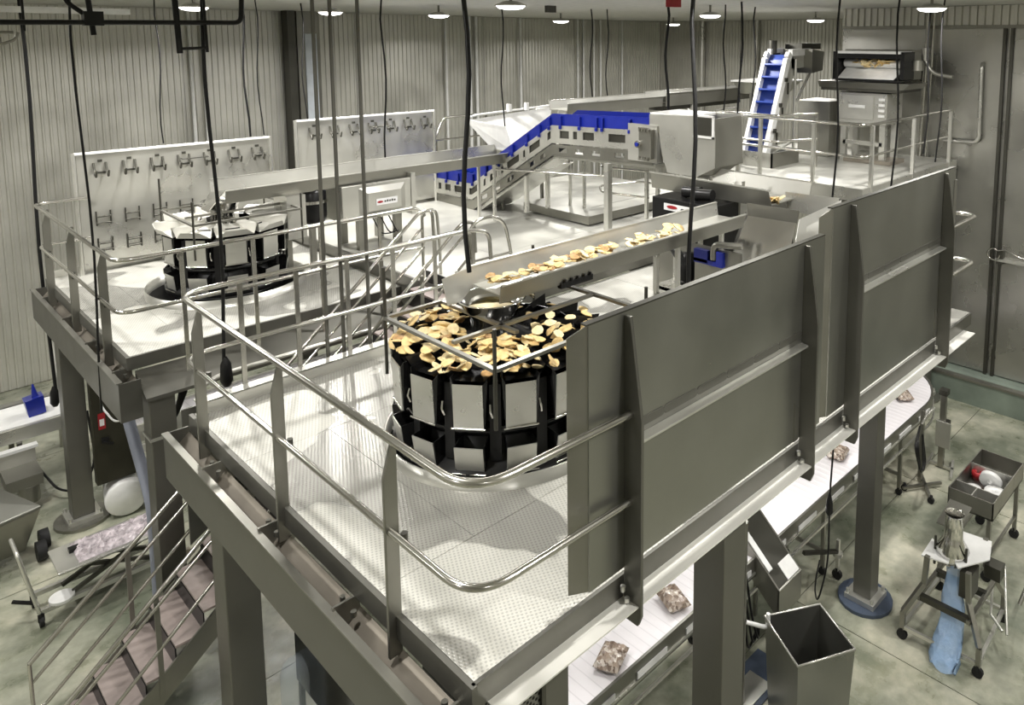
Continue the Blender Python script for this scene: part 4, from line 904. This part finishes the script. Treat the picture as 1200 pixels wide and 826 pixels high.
# bags of product
BL = ['nearest brown snack bag on the white outfeed belt, just beyond the corner column', 'second brown snack bag on the outfeed belt, left of the thick column', 'brown snack bag on the belt between the two hanging columns',
      'brown snack bag on the belt right of the blue-footed column', 'farthest brown snack bag on the curved end of the belt']
for i, (x, y, rz) in enumerate(((4.32, 4.19, .4), (5.23, 4.24, 1.2), (8.70, 4.32, .2), (10.86, 4.37, .8), (11.75, 4.85, .5))):
    b = mm(); n = 18; m_ = 10; rnd = random.Random(i); vs = []; fs = []
    for side in (1, -1):
        o = len(vs)
        for j in range(m_ + 1):
            for k in range(n + 1):
                u, v = k / n * 2 - 1, j / m_ * 2 - 1
                h = (max(0, 1 - u ** 4) * max(0, 1 - v ** 4)) ** .5 * .055 * (1 + rnd.uniform(-.25, .25))
                wob = 1 + .06 * sin(7 * u + i) * abs(v)
                vs.append((u * .15 * wob, v * .115, .06 + side * h * (1 if side > 0 else .9)))
        for j in range(m_):
            for k in range(n):
                a = o + j * (n + 1) + k; fs.append((a, a + 1, a + n + 2, a + n + 1))
    b.X = Matrix.Translation((x, y, 1.0)) @ Matrix.Rotation(rz, 4, 'Z'); b.add(vs, fs, True)
    tag(b.build('snack_bag', 'bag'), BL[i], 'bag', 'snack bags on the outfeed belt')
# reject chute
# chute
r_ = thing('reject_chute', 'dark steel reject chute leaning off the conveyor beside the thick column', 'chute', (6.55, 4.0, .5), T=ident)
mm().prism([(4.30, 1.30), (3.72, .80), (3.72, .48), (4.30, .98)], 'x', 6.30, 6.32).build('side_sheet', 'dull', r_); mm().prism([(4.30, 1.30), (3.72, .80), (3.72, .48), (4.30, .98)], 'x', 6.72, 6.74).build('side_sheet', 'dull', r_)
mm().hexa([(6.32, 4.30, 1.27), (6.72, 4.30, 1.27), (6.72, 4.30, 1.29), (6.32, 4.30, 1.29)], [(6.32, 3.72, .77), (6.72, 3.72, .77), (6.72, 3.72, .79), (6.32, 3.72, .79)]).build('lid', 'dark', r_)
mm().box(6.30, 6.74, 3.71, 3.73, .48, .80).build('end_sheet', 'dull', r_)

def onlid(x0, x1, ya, yb):
    z = lambda y: .79 + (y - 3.72) * (.5 / .58)
    mm().hexa([(x0, ya, z(ya)), (x1, ya, z(ya)), (x1, ya, z(ya) + .012), (x0, ya, z(ya) + .012)], [(x0, yb, z(yb)), (x1, yb, z(yb)), (x1, yb, z(yb) + .012), (x0, yb, z(yb) + .012)]).build('pale_strip', 'white', r_)
onlid(6.33, 6.40, 4.25, 3.86); onlid(6.50, 6.72, 3.86, 3.73)
for x in (6.36, 6.70): bar(mm(), (x, 4.25, 0), (x, 4.25, 1.0), .018).build('leg', 'dull', r_)
for k in range(3): mm().tube(arc([(6.1 - k * .06, 4.0, 1.0), (6.1 - k * .06, 3.9, .5), (6.15 - k * .1, 3.85, .25), (6.3, 3.95, .3)], .15), .013, 6).build('cable', 'black', r_)
# column seen behind the thick one, and hose on it
k = thing('pipe_stand', 'slim steel stand and small hooked pipe just right of the thick column', 'stand', (5.9, 3.77, 0), T=ident)
mm().tube([(5.62, 3.72, 0.02), (5.62, 3.72, 1.9)], .05, 10).build('shaft', 'dull', k); mm().box(5.5, 6.0, 3.6, 3.85, 0, .03).build('foot_plate', 'bright', k)
mm().tube(arc([(5.62, 3.66, .9), (5.75, 3.5, .85), (5.75, 3.5, 1.0)], .06), .02, 8).build('hook_pipe', 'white', k)
b = mm(); b.box(5.55, 6.3, 3.55, 3.95, 0, .02); tag(b.build('floor_grate', 'paint'), 'blue painted floor drain cover at the foot of the pipe stand', 'drain')
# ---- steel waste bin
bn = thing('waste_bin', 'tall open square stainless bin on the floor at the bottom right', 'bin', (5.85, 3.12, 0), T=ident)
top = [Vector(p + (.95,)) for p in ((5.749, 3.54), (6.248, 3.229), (5.964, 2.725), (5.449, 3.006))]; ctr = sum(top, Vector()) / 4
bot = [Vector((ctr.x + (p.x - ctr.x) * .86, ctr.y + (p.y - ctr.y) * .86, .0)) for p in top]
for i in range(4):
    j = (i + 1) % 4; mm().sheet([top[i], top[j], bot[j], bot[i]], .008).build('side_sheet', 'panel', bn)
mm().sheet([p + Vector((0, 0, .02)) for p in bot], .01).build('bottom', 'dark', bn)
mm().tube([p for p in top] , .012, 8, closed=True).build('rolled_rim', 'bright', bn)
# ---- bagging stand
s_ = thing('bagging_stand', 'wheeled steel bagging stand with funnel at the lower right', 'stand', (8.0, 2.5, 0), T=ident)
cn = [(7.49, 2.90), (7.52, 2.13), (8.48, 2.18), (8.50, 2.89)]
for (x, y) in cn: caster(mm(), x, y, .055).build('caster', 'rubber', s_)
for i in range(4):
    x, y = cn[i]; iy = .18 if y < 2.5 else -.18; tx = x + (.12 if x < 8 else -.15)
    b = mm(); P = [(x, y, .12), (x, y, .32), (tx, y + iy * .9, .66), (tx, y + iy, .98)]
    for p, q in zip(P[:-1], P[1:]): bar(b, p, q, .024)
    b.build('leg', 'dull', s_)
for p, q in ((0, 1), (2, 3), (1, 2), (0, 3)): bar(mm(), (*cn[p], .14), (*cn[q], .14), .018).build('base_bar', 'bright', s_)
for z in (.5,):
    for y in (2.26, 2.78): bar(mm(), (7.55, y, z), (8.42, y, z), .02).build('side_bar', 'dull', s_)
    for x in (7.6, 8.1): bar(mm(), (x, 2.26, z), (x, 2.78, z), .03).build('cross_bar', 'dark', s_)
for q in (((7.98, 2.0, .25), (8.52, 2.2, .62)), ((8.1, 2.2, .3), (8.55, 2.32, .3)), ((8.0, 2.05, .25), (8.1, 2.2, .3))): mm().tube(q, .015, 8).build('roll_arm', 'bright', s_)
mm().sheet([(7.60, 2.78, .97), (7.66, 2.52, .97), (7.85, 2.55, .97), (7.95, 2.80, .97)], .015).build('wing_plate', 'white', s_)
mm().sheet([(7.66, 2.42, .97), (8.02, 2.22, .97), (8.34, 2.30, .97), (8.30, 2.6, .97), (7.9, 2.62, .97)], .015).build('wing_plate', 'white', s_)
mm().sheet([(8.2, 2.85, 1.0), (8.75, 2.9, 1.0), (8.75, 2.65, 1.0), (8.2, 2.62, 1.0)], .012).build('side_shelf', 'dull', s_)
b = mm(); b.lathe([(.10, .86), (.17, 1.02), (.10, 1.14), (.085, 1.40), (.10, 1.42)], (7.86, 2.55), 20); b.build('funnel', 'shiny', s_)
for a in (-.16, .16): mm().tube([(7.80, 2.55 + a, .80), (7.80, 2.55 + a, 1.12)], .014, 6).build('clamp_rod', 'dark', s_)
b = mm(); b.box(7.72, 7.95, 2.3, 2.42, .62, .9); b.box(7.98, 8.14, 2.10, 2.26, .78, .92); b.build('clamp_box', 'dark', s_)
mm().tube(arc([(8.95, 1.98, .98), (8.95, 1.98, .7), (8.8, 2.0, .45), (8.6, 2.05, .2)], .1), .022, 8).build('push_bar', 'dull', s_)
# hanging blue bag
b = mm(); n = 16; rows = 14; vs = []; fs = []
for j in range(rows + 1):
    t = j / rows; x = 7.83 - .47 * t ** 2.2; y = 2.52 - .10 * t; z = .93 - .90 * t; w_ = .07 + .07 * t - .02 * (j == rows)
    for k in range(n):
        a = 2 * pi * k / n; cr = 1 + .14 * sin(5 * a + j) + .08 * sin(9 * a - 2 * j)
        vs.append((x + .35 * w_ * cos(a) * cr, y + w_ * 1.05 * sin(a) * cr, z + .03 * sin(3 * a + j) * t))
for j in range(rows):
    for k in range(n): fs.append((j * n + k, j * n + (k + 1) % n, (j + 1) * n + (k + 1) % n, (j + 1) * n + k))
b.add(vs, fs, True); tag(b.build('plastic_liner', 'film'), 'crinkled translucent blue plastic liner hanging from the bagging stand funnel to the floor', 'bag')
# ---- tray cart
t = thing('tray_cart', 'tall steel tray cart holding tape rolls at the right edge', 'cart', (9.6, 2.75, 0), T=ident)
X0, X1, Y0, Y1 = 8.97, 10.15, 2.48, 3.0
mm().box(X0, X1, Y0, Y1, .80, .815).build('tray_floor', 'dull', t)
for q in ((X0, X0 + .012, Y0, Y1), (X1 - .012, X1, Y0, Y1), (X0, X1, Y0, Y0 + .012), (X0, X1, Y1 - .012, Y1)): mm().box(*q, .80, 1.02).build('tray_side', 'dull', t)
mm().box(9.22, 9.232, Y0, Y1, .82, 1.0).build('divider', 'bright', t); mm().box(8.98, 9.22, 2.74, 2.752, .82, 1.0).build('divider', 'bright', t); mm().box(9.75, 9.762, Y0, Y1, .82, 1.0).build('divider', 'bright', t)
for x, y in ((X0 + .05, Y0 + .05), (X0 + .05, Y1 - .05), (X1 - .05, Y0 + .05), (X1 - .05, Y1 - .05)):
    l_ = bar(mm(), (x, y, .1), (x, y, .8), .022).build('leg', 'dull', t); caster(mm(), x, y, .06).build('caster', 'rubber', l_)
for y in (Y0 + .05, Y1 - .05): bar(mm(), (X0 + .05, y, .3), (X1 - .05, y, .3), .015).build('stretcher', 'dull', t)
def roll(x, y, z, r, h, mat, lab, ax='z', hole=.3):
    b = mm()
    Xm = Matrix.Translation((x, y, z)) @ (Matrix.Rotation(pi / 2 * .8, 4, 'Y') if ax == 'x' else Matrix())
    b.X = Xm; b.lathe([(r * hole, 0), (r, 0), (r, h), (r * hole, h), (r * hole, 0)], n=24); tag(b.build('tape_roll', mat), lab, 'roll', 'rolls in the tray cart')
roll(9.46, 2.86, .82, .09, .03, 'white', 'flat white roll lying below the red roll in the tray cart')
roll(9.55, 2.70, .94, .13, .06, 'white', 'large white roll standing upright in the middle of the tray cart', 'x', .25)
roll(9.42, 2.60, .83, .12, .10, 'white', 'thick white roll lying at the near side of the tray cart', 'z', .15)
roll(9.72, 2.90, .84, .07, .09, 'red', 'small bright red roll at the far end of the tray cart', 'z', .5)
# ---- lift post and sensor stand by the far end of the belt
j = thing('lift_post', 'small steel mast with a square box on spread feet, right of the belt curve', 'stand', (11.11, 3.85, 0), T=ident)
mm().box(11.06, 11.12, 3.80, 3.88, .03, 1.22).build('mast', 'dull', j); mm().box(11.02, 11.05, 3.70, 3.92, .36, .76).build('box_cover', 'bright', j, .005); mm().box(11.05, 11.2, 3.76, 3.90, .4, .74).build('box_body', 'dark', j)
for q in (((10.85, 3.6, .03), (11.35, 3.75, .03)), ((10.85, 4.0, .03), (11.35, 4.05, .03)), ((11.1, 3.65, .03), (11.1, 4.02, .03))): bar(mm(), *q, .018).build('foot_bar', 'bright', j)
mm().box(11.03, 11.15, 3.78, 3.90, 1.16, 1.24).build('mast_cap', 'dark', j)
j = thing('sensor_stand', 'tangled sensor stand with black hoses beside the outfeed belt edge', 'stand', (10.35, 3.85, 0), T=ident)
bar(mm(), (10.45, 3.90, .05), (10.45, 3.90, 1.15), .025).build('mast', 'dull', j)
for q in (((10.1, 3.6, .06), (10.7, 4.0, .06)), ((10.1, 4.0, .06), (10.6, 3.65, .06))): bar(mm(), *q, .018).build('foot_bar', 'dull', j)
for x, y in ((10.1, 3.6), (10.15, 4.0)): caster(mm(), x, y).build('caster', 'rubber', j)
b = mm(); [b.tube([(10.3 + .09 * k, 3.85, 1.0 + .02 * k), (10.36 + .09 * k, 3.80, 1.14)], .022, 6) for k in range(4)]; b.build('clamp_knob', 'bright', j)['kind'] = 'stuff'
for k in range(3): mm().tube(arc([(10.3, 3.88, .95), (9.9 - .05 * k, 3.75, .9), (9.95, 3.7, .45), (10.15 + .05 * k, 3.75, .45), (10.2, 3.8, .9)], .15), .014, 6).build('hose', 'black', j)
j = thing('sensor_stand', 'caster footed conveyor side stand with a long black cable, right of the reject chute', 'stand', (7.8, 3.85, 0), T=ident)
bar(mm(), (7.3, 4.0, .55), (7.85, 3.85, .35), .02).build('arm', 'dark', j); bar(mm(), (7.85, 3.85, .1), (7.85, 3.85, .5), .02).build('mast', 'bright', j); caster(mm(), 7.85, 3.85, .06).build('caster', 'rubber', j); mm().cyl(7.85, 3.85, .3, .34, .06, 10).build('flange', 'bright', j)

# ---- left side: bottom-left corner
c = thing('side_conveyor', 'white topped side conveyor against the wall at the left edge', 'conveyor', (0.5, 13.5, 0), T=ident)
mm().box(-3, 2.3, 13.10, 13.88, .985, 1.0).build('belt', 'white', c); mm().box(-3, 2.3, 13.04, 13.09, .80, .99).build('side_frame', 'bright', c); mm().box(-3, 2.3, 13.9, 13.93, .8, 1.05).build('side_frame', 'dull', c)
mm().box(-3, 1.75, 12.95, 13.03, .50, .70).build('lower_panel', 'bright', c); mm().box(-3, 1.78, 12.92, 13.03, .70, .74).build('panel_lip', 'white', c)
for x in (-2, 1.6):
    for y in (13.1, 13.85): bar(mm(), (x, y, 0), (x, y, .8), .03).build('leg', 'dull', c)
b = mm(); b.box(1.35, 1.75, 12.5, 12.95, .35, .5); b.cyl(1.6, 12.6, .12, .35, .12, 12); b.build('drive_motor', 'dull', c)
mm().tube(arc([(1.75, 12.7, .45), (1.9, 12.5, .15), (2.15, 12.4, .1), (2.35, 12.5, .4), (2.33, 12.7, 1.1)], .2), .016, 6).build('cable', 'black', c)
k = mm(); k.X = Matrix.Translation((1.86, 13.36, 1.0)); k.hexa([(-.1, -.08, .0), (.10, -.08, .02), (.1, .08, .02), (-.1, .08, 0)], [(-.14, -.1, .25), (.08, -.1, .28), (.08, .1, .28), (-.14, .1, .25)])
k.tube([(.0, 0, .22), (-.02, 0, .45)], [.05, .012], 8); tag(k.build('blue_scoop', 'blue'), 'blue plastic scoop standing on the white side conveyor', 'scoop')
# tub wagon
t = thing('tub_wagon', 'tilted grey steel tub wagon with black wheels at the left edge', 'cart', (.7, 11.4, 0), T=ident)
A = [(0.2, 12.2, .95), (1.02, 12.05, .90), (1.52, 11.18, .68), (.55, 11.1, .62)]; Bm = [(.35, 12.1, .30), (.95, 11.95, .28), (1.35, 11.35, .12), (.6, 11.25, .12)]
mm().hexa(Bm, A).build('tub', 'dull', t, .02)
mm().hexa([Vector(p) + Vector((0, 0, .0)) for p in A], [Vector(p) + Vector((0, 0, .03)) for p in A]).build('lid', 'panel', t, .01)
for x, y in ((1.55, 11.45), (1.48, 11.2), (.5, 11.1)): mm().tube([(x - .05, y, .13), (x + .05, y, .13)], .12, 16).build('wheel', 'rubber', t)
# scissor table
t = thing('lift_trolley', 'low push trolley with a scrap covered table top, left of the stairs', 'cart', (1.8, 10.1, 0), T=ident)
mm().box(1.42, 2.45, 9.80, 10.36, .53, .56).build('table_top', 'bright', t, .01)
b = mm(); rnd = random.Random(3); nn = 22; vs = []; 
for i in range(nn + 1):
    for q in range(11): vs.append((1.62 + .83 * i / nn, 9.86 + .46 * q / 10, .562 + .05 * rnd.random() * (0 < q < 10) * (i > 0)))
b.add(vs, [(i * 11 + q, (i + 1) * 11 + q, (i + 1) * 11 + q + 1, i * 11 + q + 1) for i in range(nn) for q in range(10)]); tag(b.build('film_scraps', 'mauve', t), None, None, kind='stuff')
mm().box(1.58, 1.68, 10.12, 10.2, .56, .60).build('dark_block', 'black', t)
for y in (9.9, 10.28): bar(mm(), (1.25, y, .16), (2.5, y, .16), .025).build('base_rail', 'bright', t)
for y in (9.95, 10.2): bar(mm(), (1.5, y, .18), (2.35, y, .52), .02).build('scissor_arm', 'dark', t); bar(mm(), (2.35, y + .04, .18), (1.5, y + .04, .52), .02).build('scissor_arm', 'dark', t)
mm().tube(arc([(1.24, 9.88, .16), (1.10, 9.88, .92), (1.10, 10.28, .92), (1.24, 10.28, .16)], .06), .02, 8).build('push_handle', 'bright', t)
for x, y in ((1.25, 9.88), (1.25, 10.3), (2.45, 9.88), (2.45, 10.3)): caster(mm(), x, y, .06).build('caster', 'rubber', t)
mm().cyl(1.45, 9.93, .19, .22, .12, 20).build('foot_disc', 'white', t); bar(mm(), (1.22, 10.05, .2), (1.05, 10.15, .26), .014).build('pedal', 'black', t)
for i, (x, y) in enumerate(((2.62, 10.25), (2.72, 10.05), (2.55, 10.4))): tag(mm().box(x - .05, x + .05, y - .03, y + .03, 0, .05).build('scrap_block', 'brown'), ['brown scrap block on the floor beyond the trolley', 'second brown scrap block near the stair foot', 'small brown scrap block behind the trolley end'][i], 'scrap')
# electrical cabinet on the left column
e = thing('electrical_cabinet', 'dark brown electrical cabinet with a red label hung on the left column', 'cabinet', (2.36, 11.6, .55), T=ident)
mm().box(2.16, 2.60, 11.52, 11.66, .52, 2.02).build('body', 'brownp', e, .006)
mm().box(2.22, 2.30, 11.512, 11.52, 1.28, 1.50).build('warning_label', 'red', e); mm().box(2.235, 2.285, 11.505, 11.512, 1.33, 1.42).build('label_field', 'label', e)
mm().box(2.24, 2.32, 11.48, 11.52, 1.10, 1.16).build('handle', 'black', e); bar(mm(), (2.24, 11.47, 1.12), (2.36, 11.47, 1.06), .014).build('latch', 'black', e)
# under-beam lamp and hoses
e = thing('strip_lamp', 'small grey strip lamp and white wire loop under the rear left platform beam', 'lamp', (2.2, 10.6, 2.2), T=ident)
bar(mm(), (2.22, 10.9, 2.22), (2.22, 10.1, 2.12), .05).build('lamp_body', 'grey', e)
mm().tube(arc([(2.18, 11.0, 2.15), (2.12, 10.8, 1.9), (2.15, 10.3, 1.85), (2.2, 10.0, 2.0)], .15), .012, 6).build('wire_loop', 'white', e)
h = mm(); h.tube(arc([(2.2, 10.3, 2.5), (2.21, 9.97, 2.0), (2.23, 9.6, 1.5), (2.236, 9.35, 1.2), (2.2, 9.2, .03)], .3), .06, 10); tag(h.build('hose', 'grey'), 'grey-blue flexible hose dropping beside the second left column', 'hose')
h = mm(); h.tube(arc([(2.24, 7.2, 2.5), (2.22, 7.0, 1.9), (2.26, 6.75, 1.3), (2.28, 6.6, .03)], .3), .05, 10); tag(h.build('hose', 'grey'), 'grey-blue hose in front of the stairs beside the nearer left column', 'hose')
h = mm()
for k in range(4): h.tube(arc([(2.35 + k * .04, 9.6, 2.5), (2.38 + k * .03, 9.5, 2.2), (2.5, 9.3, 2.1), (2.55 + k * .02, 9.2, 2.45)], .1), .018, 6)
tag(h.build('cable_bundle', 'black'), 'black cable bundle looping under the rear left platform corner', 'cable')
b = mm(); b.X = Matrix.Translation((2.50, 11.75, .25)) @ Matrix.Rotation(-1.75, 4, 'Z') @ Matrix.Rotation(pi / 2, 4, 'Y'); b.lathe([(0, -.32), (.22, -.32), (.24, -.30), (.24, .30), (.22, .32), (0, .33)], n=24); tag(b.build('plastic_drum', 'white'), 'white plastic drum lying on the floor by the second left column', 'drum')
b = MB(); b.sheet([(2.42, 8.75, 2.45), (3.5, 8.75, 2.45), (3.1, 8.75, 2.1), (2.9, 8.75, 1.2), (2.42, 8.75, .9)], .02); tag(b.build('gusset_sheet', 'beam'), 'broad diagonal grey gusset sheet in the gap between the left platforms', 'sheet')
b = MB(); b.tube(arc([(3.0, 9.9, 2.15), (3.2, 9.9, 2.22), (5.6, 9.9, 2.22)], .1), .03, 8); tag(b.build('air_pipe', 'bright'), 'bright air pipe below the rear platform edge', 'pipe')
# clear wrapped drum and dark rack bottom-left centre
b = mm(); b.lathe([(0, 0), (.135, 0), (.14, .05), (.14, 1.08), (.12, 1.15), (.05, 1.2), (0, 1.21)], (2.40, 6.02), 24); q = b.build('clear_drum', 'clear'); tag(q, 'clear film wrapped blue-tinted canister standing on the floor at the bottom', 'canister')
b = mm(); b.lathe([(0, .02), (.11, .02), (.11, .55), (0, .56)], (2.40, 6.02), 16); b.build('blue_content', 'film', q)
r_ = thing('dark_rack', 'long dark open-topped rack below the front platform left beam', 'rack', (2.65, 5.4, 0), T=ident)
for q in ((2.44, 2.46, 4.6, 6.15), (2.80, 2.82, 4.6, 6.15), (2.44, 2.82, 6.13, 6.15), (2.44, 2.82, 4.6, 4.62)): mm().box(*q, .9, 1.42).build('side_sheet', 'blackm', r_)
mm().box(2.46, 2.80, 4.62, 6.13, .9, .92).build('shelf', 'black', r_); mm().box(2.43, 2.445, 4.6, 6.16, 1.41, 1.43).build('top_edge', 'dull', r_)
for x in (2.46, 2.8):
    for y in (4.65, 6.1): bar(mm(), (x, y, 0), (x, y, .9), .02).build('leg', 'dark', r_)
# perforated cabinet under the front corner
p = thing('perforated_guard', 'dark perforated guard box under the front platform corner', 'guard', (2.35, 3.1, 1.0), T=ident)
mm().box(2.08, 2.53, 2.97, 2.99, .6, 2.98).build('front_sheet', 'perf', p); mm().box(2.08, 2.10, 2.99, 3.5, .6, 2.98).build('side_sheet', 'perf', p)
for x in (2.06, 2.49): mm().box(x, x + .03, 2.95, 2.99, 0, 2.98).build('upright', 'dark', p)
mm().box(2.08, 2.49, 2.955, 2.97, 2.62, 2.68).build('cross_bar', 'dull', p)
# green beacon by the left wall
b = thing('beacon', 'slim wall beacon with a pale green top under the rear left platform', 'beacon', (2.25, 14.2, 1.6), T=ident)
mm().cyl(2.28, 14.25, 2.30, 2.48, .06, 12).build('green_lens', 'green', b); mm().cyl(2.28, 14.25, .0, 2.30, .05, 10).build('tube', 'bright', b); mm().cyl(2.28, 14.25, 2.48, 2.56, .04, 10).build('cap', 'white', b)

# ================================================================== OVERHEAD: pipes, cables, rods (metres)
o = thing('overhead_pipe', 'black overhead pipe with drop brackets across the top left corner', 'pipe', (2, 7.8, 6.5), T=ident)
mm().tube(arc([(-.6, 8.35, 6.50), (2.79, 7.5, 6.54), (2.82, 7.49, 6.98)], .06), .022, 8).build('main_pipe', 'black', o)
b = mm(); b.tube(arc([(2.28, 7.63, 6.98), (2.30, 7.62, 6.26)], .05), .026, 8); b.tube([(2.30, 7.62, 6.30), (2.51, 7.57, 6.31)], .014, 8); b.tube([(2.50, 7.57, 6.98), (2.51, 7.57, 6.27)], .014, 8); b.build('drop_bracket', 'black', o)
b = mm(); b.tube([(1.66, 7.80, 6.98), (1.70, 7.79, 6.42)], .022, 8); b.box(1.63, 1.77, 7.74, 7.84, 6.50, 6.62); b.tube(arc([(1.52, 7.85, 6.98), (1.53, 7.85, 6.70), (1.64, 7.8, 6.60)], .06), .02, 8); b.build('pipe_tee', 'black', o)
for x, y in ((1.08, 8.02), (.92, 8.0), (1.25, 7.9)): mm().tube([(x, y, 6.98), (x, y, 6.45)], .01, 6).build('drop_rod', 'black', o)
b = mm(); b.tube([(-.6, 8.5, 6.45), (1.2, 8.05, 6.44)], .012, 6); b.tube(arc([(1.1, 8.0, 6.40), (1.1, 8.0, 6.34), (1.2, 7.98, 6.38), (1.22, 7.98, 6.44)], .03), .012, 6); b.build('side_pipe', 'dull', o)
CW = [('w1', 2.0, 12.84, 1.38, .022, 'thick black power cable falling down the far left wall to a plug', 1.5), ('w2', 1.86, 9.32, 2.45, .012, 'thin black cord hanging over the rear left platform corner', 0),
      ('w3', 3.49, 12.52, 4.86, .01, 'thin black cord above the middle of the left tool board', 0), ('w4', 2.51, 7.60, 3.2, .017, 'black power cable with a plug hanging between the two left platforms', 1),
      ('w5', 4.55, 12.18, 4.89, .016, 'black cord above the right end of the left tool board', 0), ('w6', 4.72, 12.1, 4.91, .010, 'thin black cord just right of the overhead pipe end', 0),
      ('w7', 5.72, 12.78, 5.02, .012, 'dark cord in front of the pale wall pilaster', 0), ('w8', 5.89, 10.46, 4.6, .014, 'black cord above the second tool board, right half', 0),
      ('w9', 2.99, 4.26, 4.80, .017, 'thickest black cable hanging in front of the trough end, nearest the camera', 0), ('w10', 8.58, 11.06, 4.78, .013, 'thin black cord behind the trough near the white hopper', 0),
      ('w11', 10.5, 10.72, 5.22, .014, 'black cord above the bend of the blue conveyor, left of a pair', 0), ('w12', 10.72, 10.5, 5.24, .012, 'black cord above the bend of the blue conveyor, right of a pair', 0),
      ('w13', 9.21, 7.70, 5.30, .022, 'thick black cable above the discharge hood, left one', 0), ('w14', 5.92, 4.61, 3.82, .022, 'thick black cable hanging in front of the discharge hood', 0),
      ('w15', 10.57, 7.57, 5.19, .013, 'dark cord right of the discharge hood', 0), ('w16', 9.9, 6.79, 4.33, .016, 'black cord ending at the cross trough', 0),
      ('w17', 11.55, 7.9, 5.26, .012, 'thin cord left of the blue elevator', 0), ('w18', 11.68, 7.71, 5.18, .014, 'black cord right beside the blue elevator', 0),
      ('w19', 8.27, 3.56, 4.59, .012, 'thin black cord crossing the right side of the drum machine', 0), ('w20', 11.18, 4.35, 4.72, .014, 'black cord beside the vertical wall conduits at the right', 0),
      ('w21', 10.78, 4.01, 4.68, .012, 'thin dark cord near the right end of the far railing', 0), ('w22', 8.88, 4.60, 4.28, .014, 'dark cord crossing the left side of the drum machine', 0)]
for n_, x, y, zb, r, lab, plug in CW:
    b = mm(); zz = [CEIL - .02 - (CEIL - .02 - zb) * k / 8 for k in range(9)]; ph = random.uniform(0, 6)
    b.tube([(x + .02 * sin(ph + k * .9) * (k > 0), y - .02 * sin(ph + k * .9) * (k > 0), z) for k, z in enumerate(zz)], r, 8)
    o = b.build('hanging_cable', 'black'); tag(o, lab, 'cable')
    if plug: q = mm(); q.lathe([(r, zb + .15), (.05, zb + .08), (.06, zb - .08), (.03, zb - .14), (0, zb - .14)], (x, y), 10); q.build('plug', 'black', o)

q = thing('hanging_cable', 'black cord with a black plug hanging before the outfeed belt, below the near splash panel', 'cable', (7.35, 3.72, .3), T=ident)
mm().tube(arc([(7.2, 3.6, 2.7), (7.0, 3.55, 1.6), (7.02, 3.55, .8), (6.9, 3.6, .35), (7.2, 3.8, .3), (7.5, 3.9, .4)], .2), .01, 6).build('cord', 'black', q); mm().lathe([(.01, 1.62), (.035, 1.52), (.04, 1.40), (0, 1.34)], (7.0, 3.55), 10).build('plug', 'black', q)
RL = ['leftmost of the three long steel rods dropping from the ceiling onto the front platform', 'middle one of the three long steel rods dropping from the ceiling', 'rightmost of the three long steel rods dropping from the ceiling']
for i, x in enumerate((3.915, 4.115, 4.45)):
    b = MB(); b.tube([(x, 8.46, 7.08), (x, 8.46, 2.3)], .023, 8); tag(b.build('ceiling_rod', 'beam'), RL[i], 'rod')
tag(mm().box(8.45, 8.68, 7.0, 7.1, 6.86, 6.98).build('alarm_box', 'red'), 'small red alarm box on the ceiling at the top', 'box')
tag(mm().box(8.9, 9.08, 10.15, 10.25, 6.86, 6.98).build('junction_box', 'dark'), 'small dark junction box on the ceiling left of the far lamps', 'box')

# ---- unseen strip lights added below the decks to brighten the outfeed belt
for lab, x0, x1, y in (('unseen strip light added under the right half of the front platform deck, brightening the outfeed belt', 5.6, 8.4, 4.6), ('unseen strip light added under the left half of the front platform deck', 2.7, 4.6, 4.6), ('unseen strip light added under the rear left platform', 2.8, 4.6, 10.6)):
    k = thing('added_strip_light', lab, 'lamp', ((x0 + x1) / 2, y, 2.74), T=ident)
    mm().box(x0, x1, y - .06, y + .06, 2.74, 2.80).build('housing', 'white', k); mm().box(x0 + .03, x1 - .03, y - .04, y + .04, 2.72, 2.74).build('tube_lens', 'lens', k)
    l = bpy.data.lights.new('added_strip_fill', 'AREA'); l.shape = 'RECTANGLE'; l.size = x1 - x0; l.size_y = .1; l.energy = 45; l.color = LAMP_COL
    lo = bpy.data.objects.new('added_strip_fill', l); COL.objects.link(lo); lo.parent = k; lo.location = (0, 0, -.03)
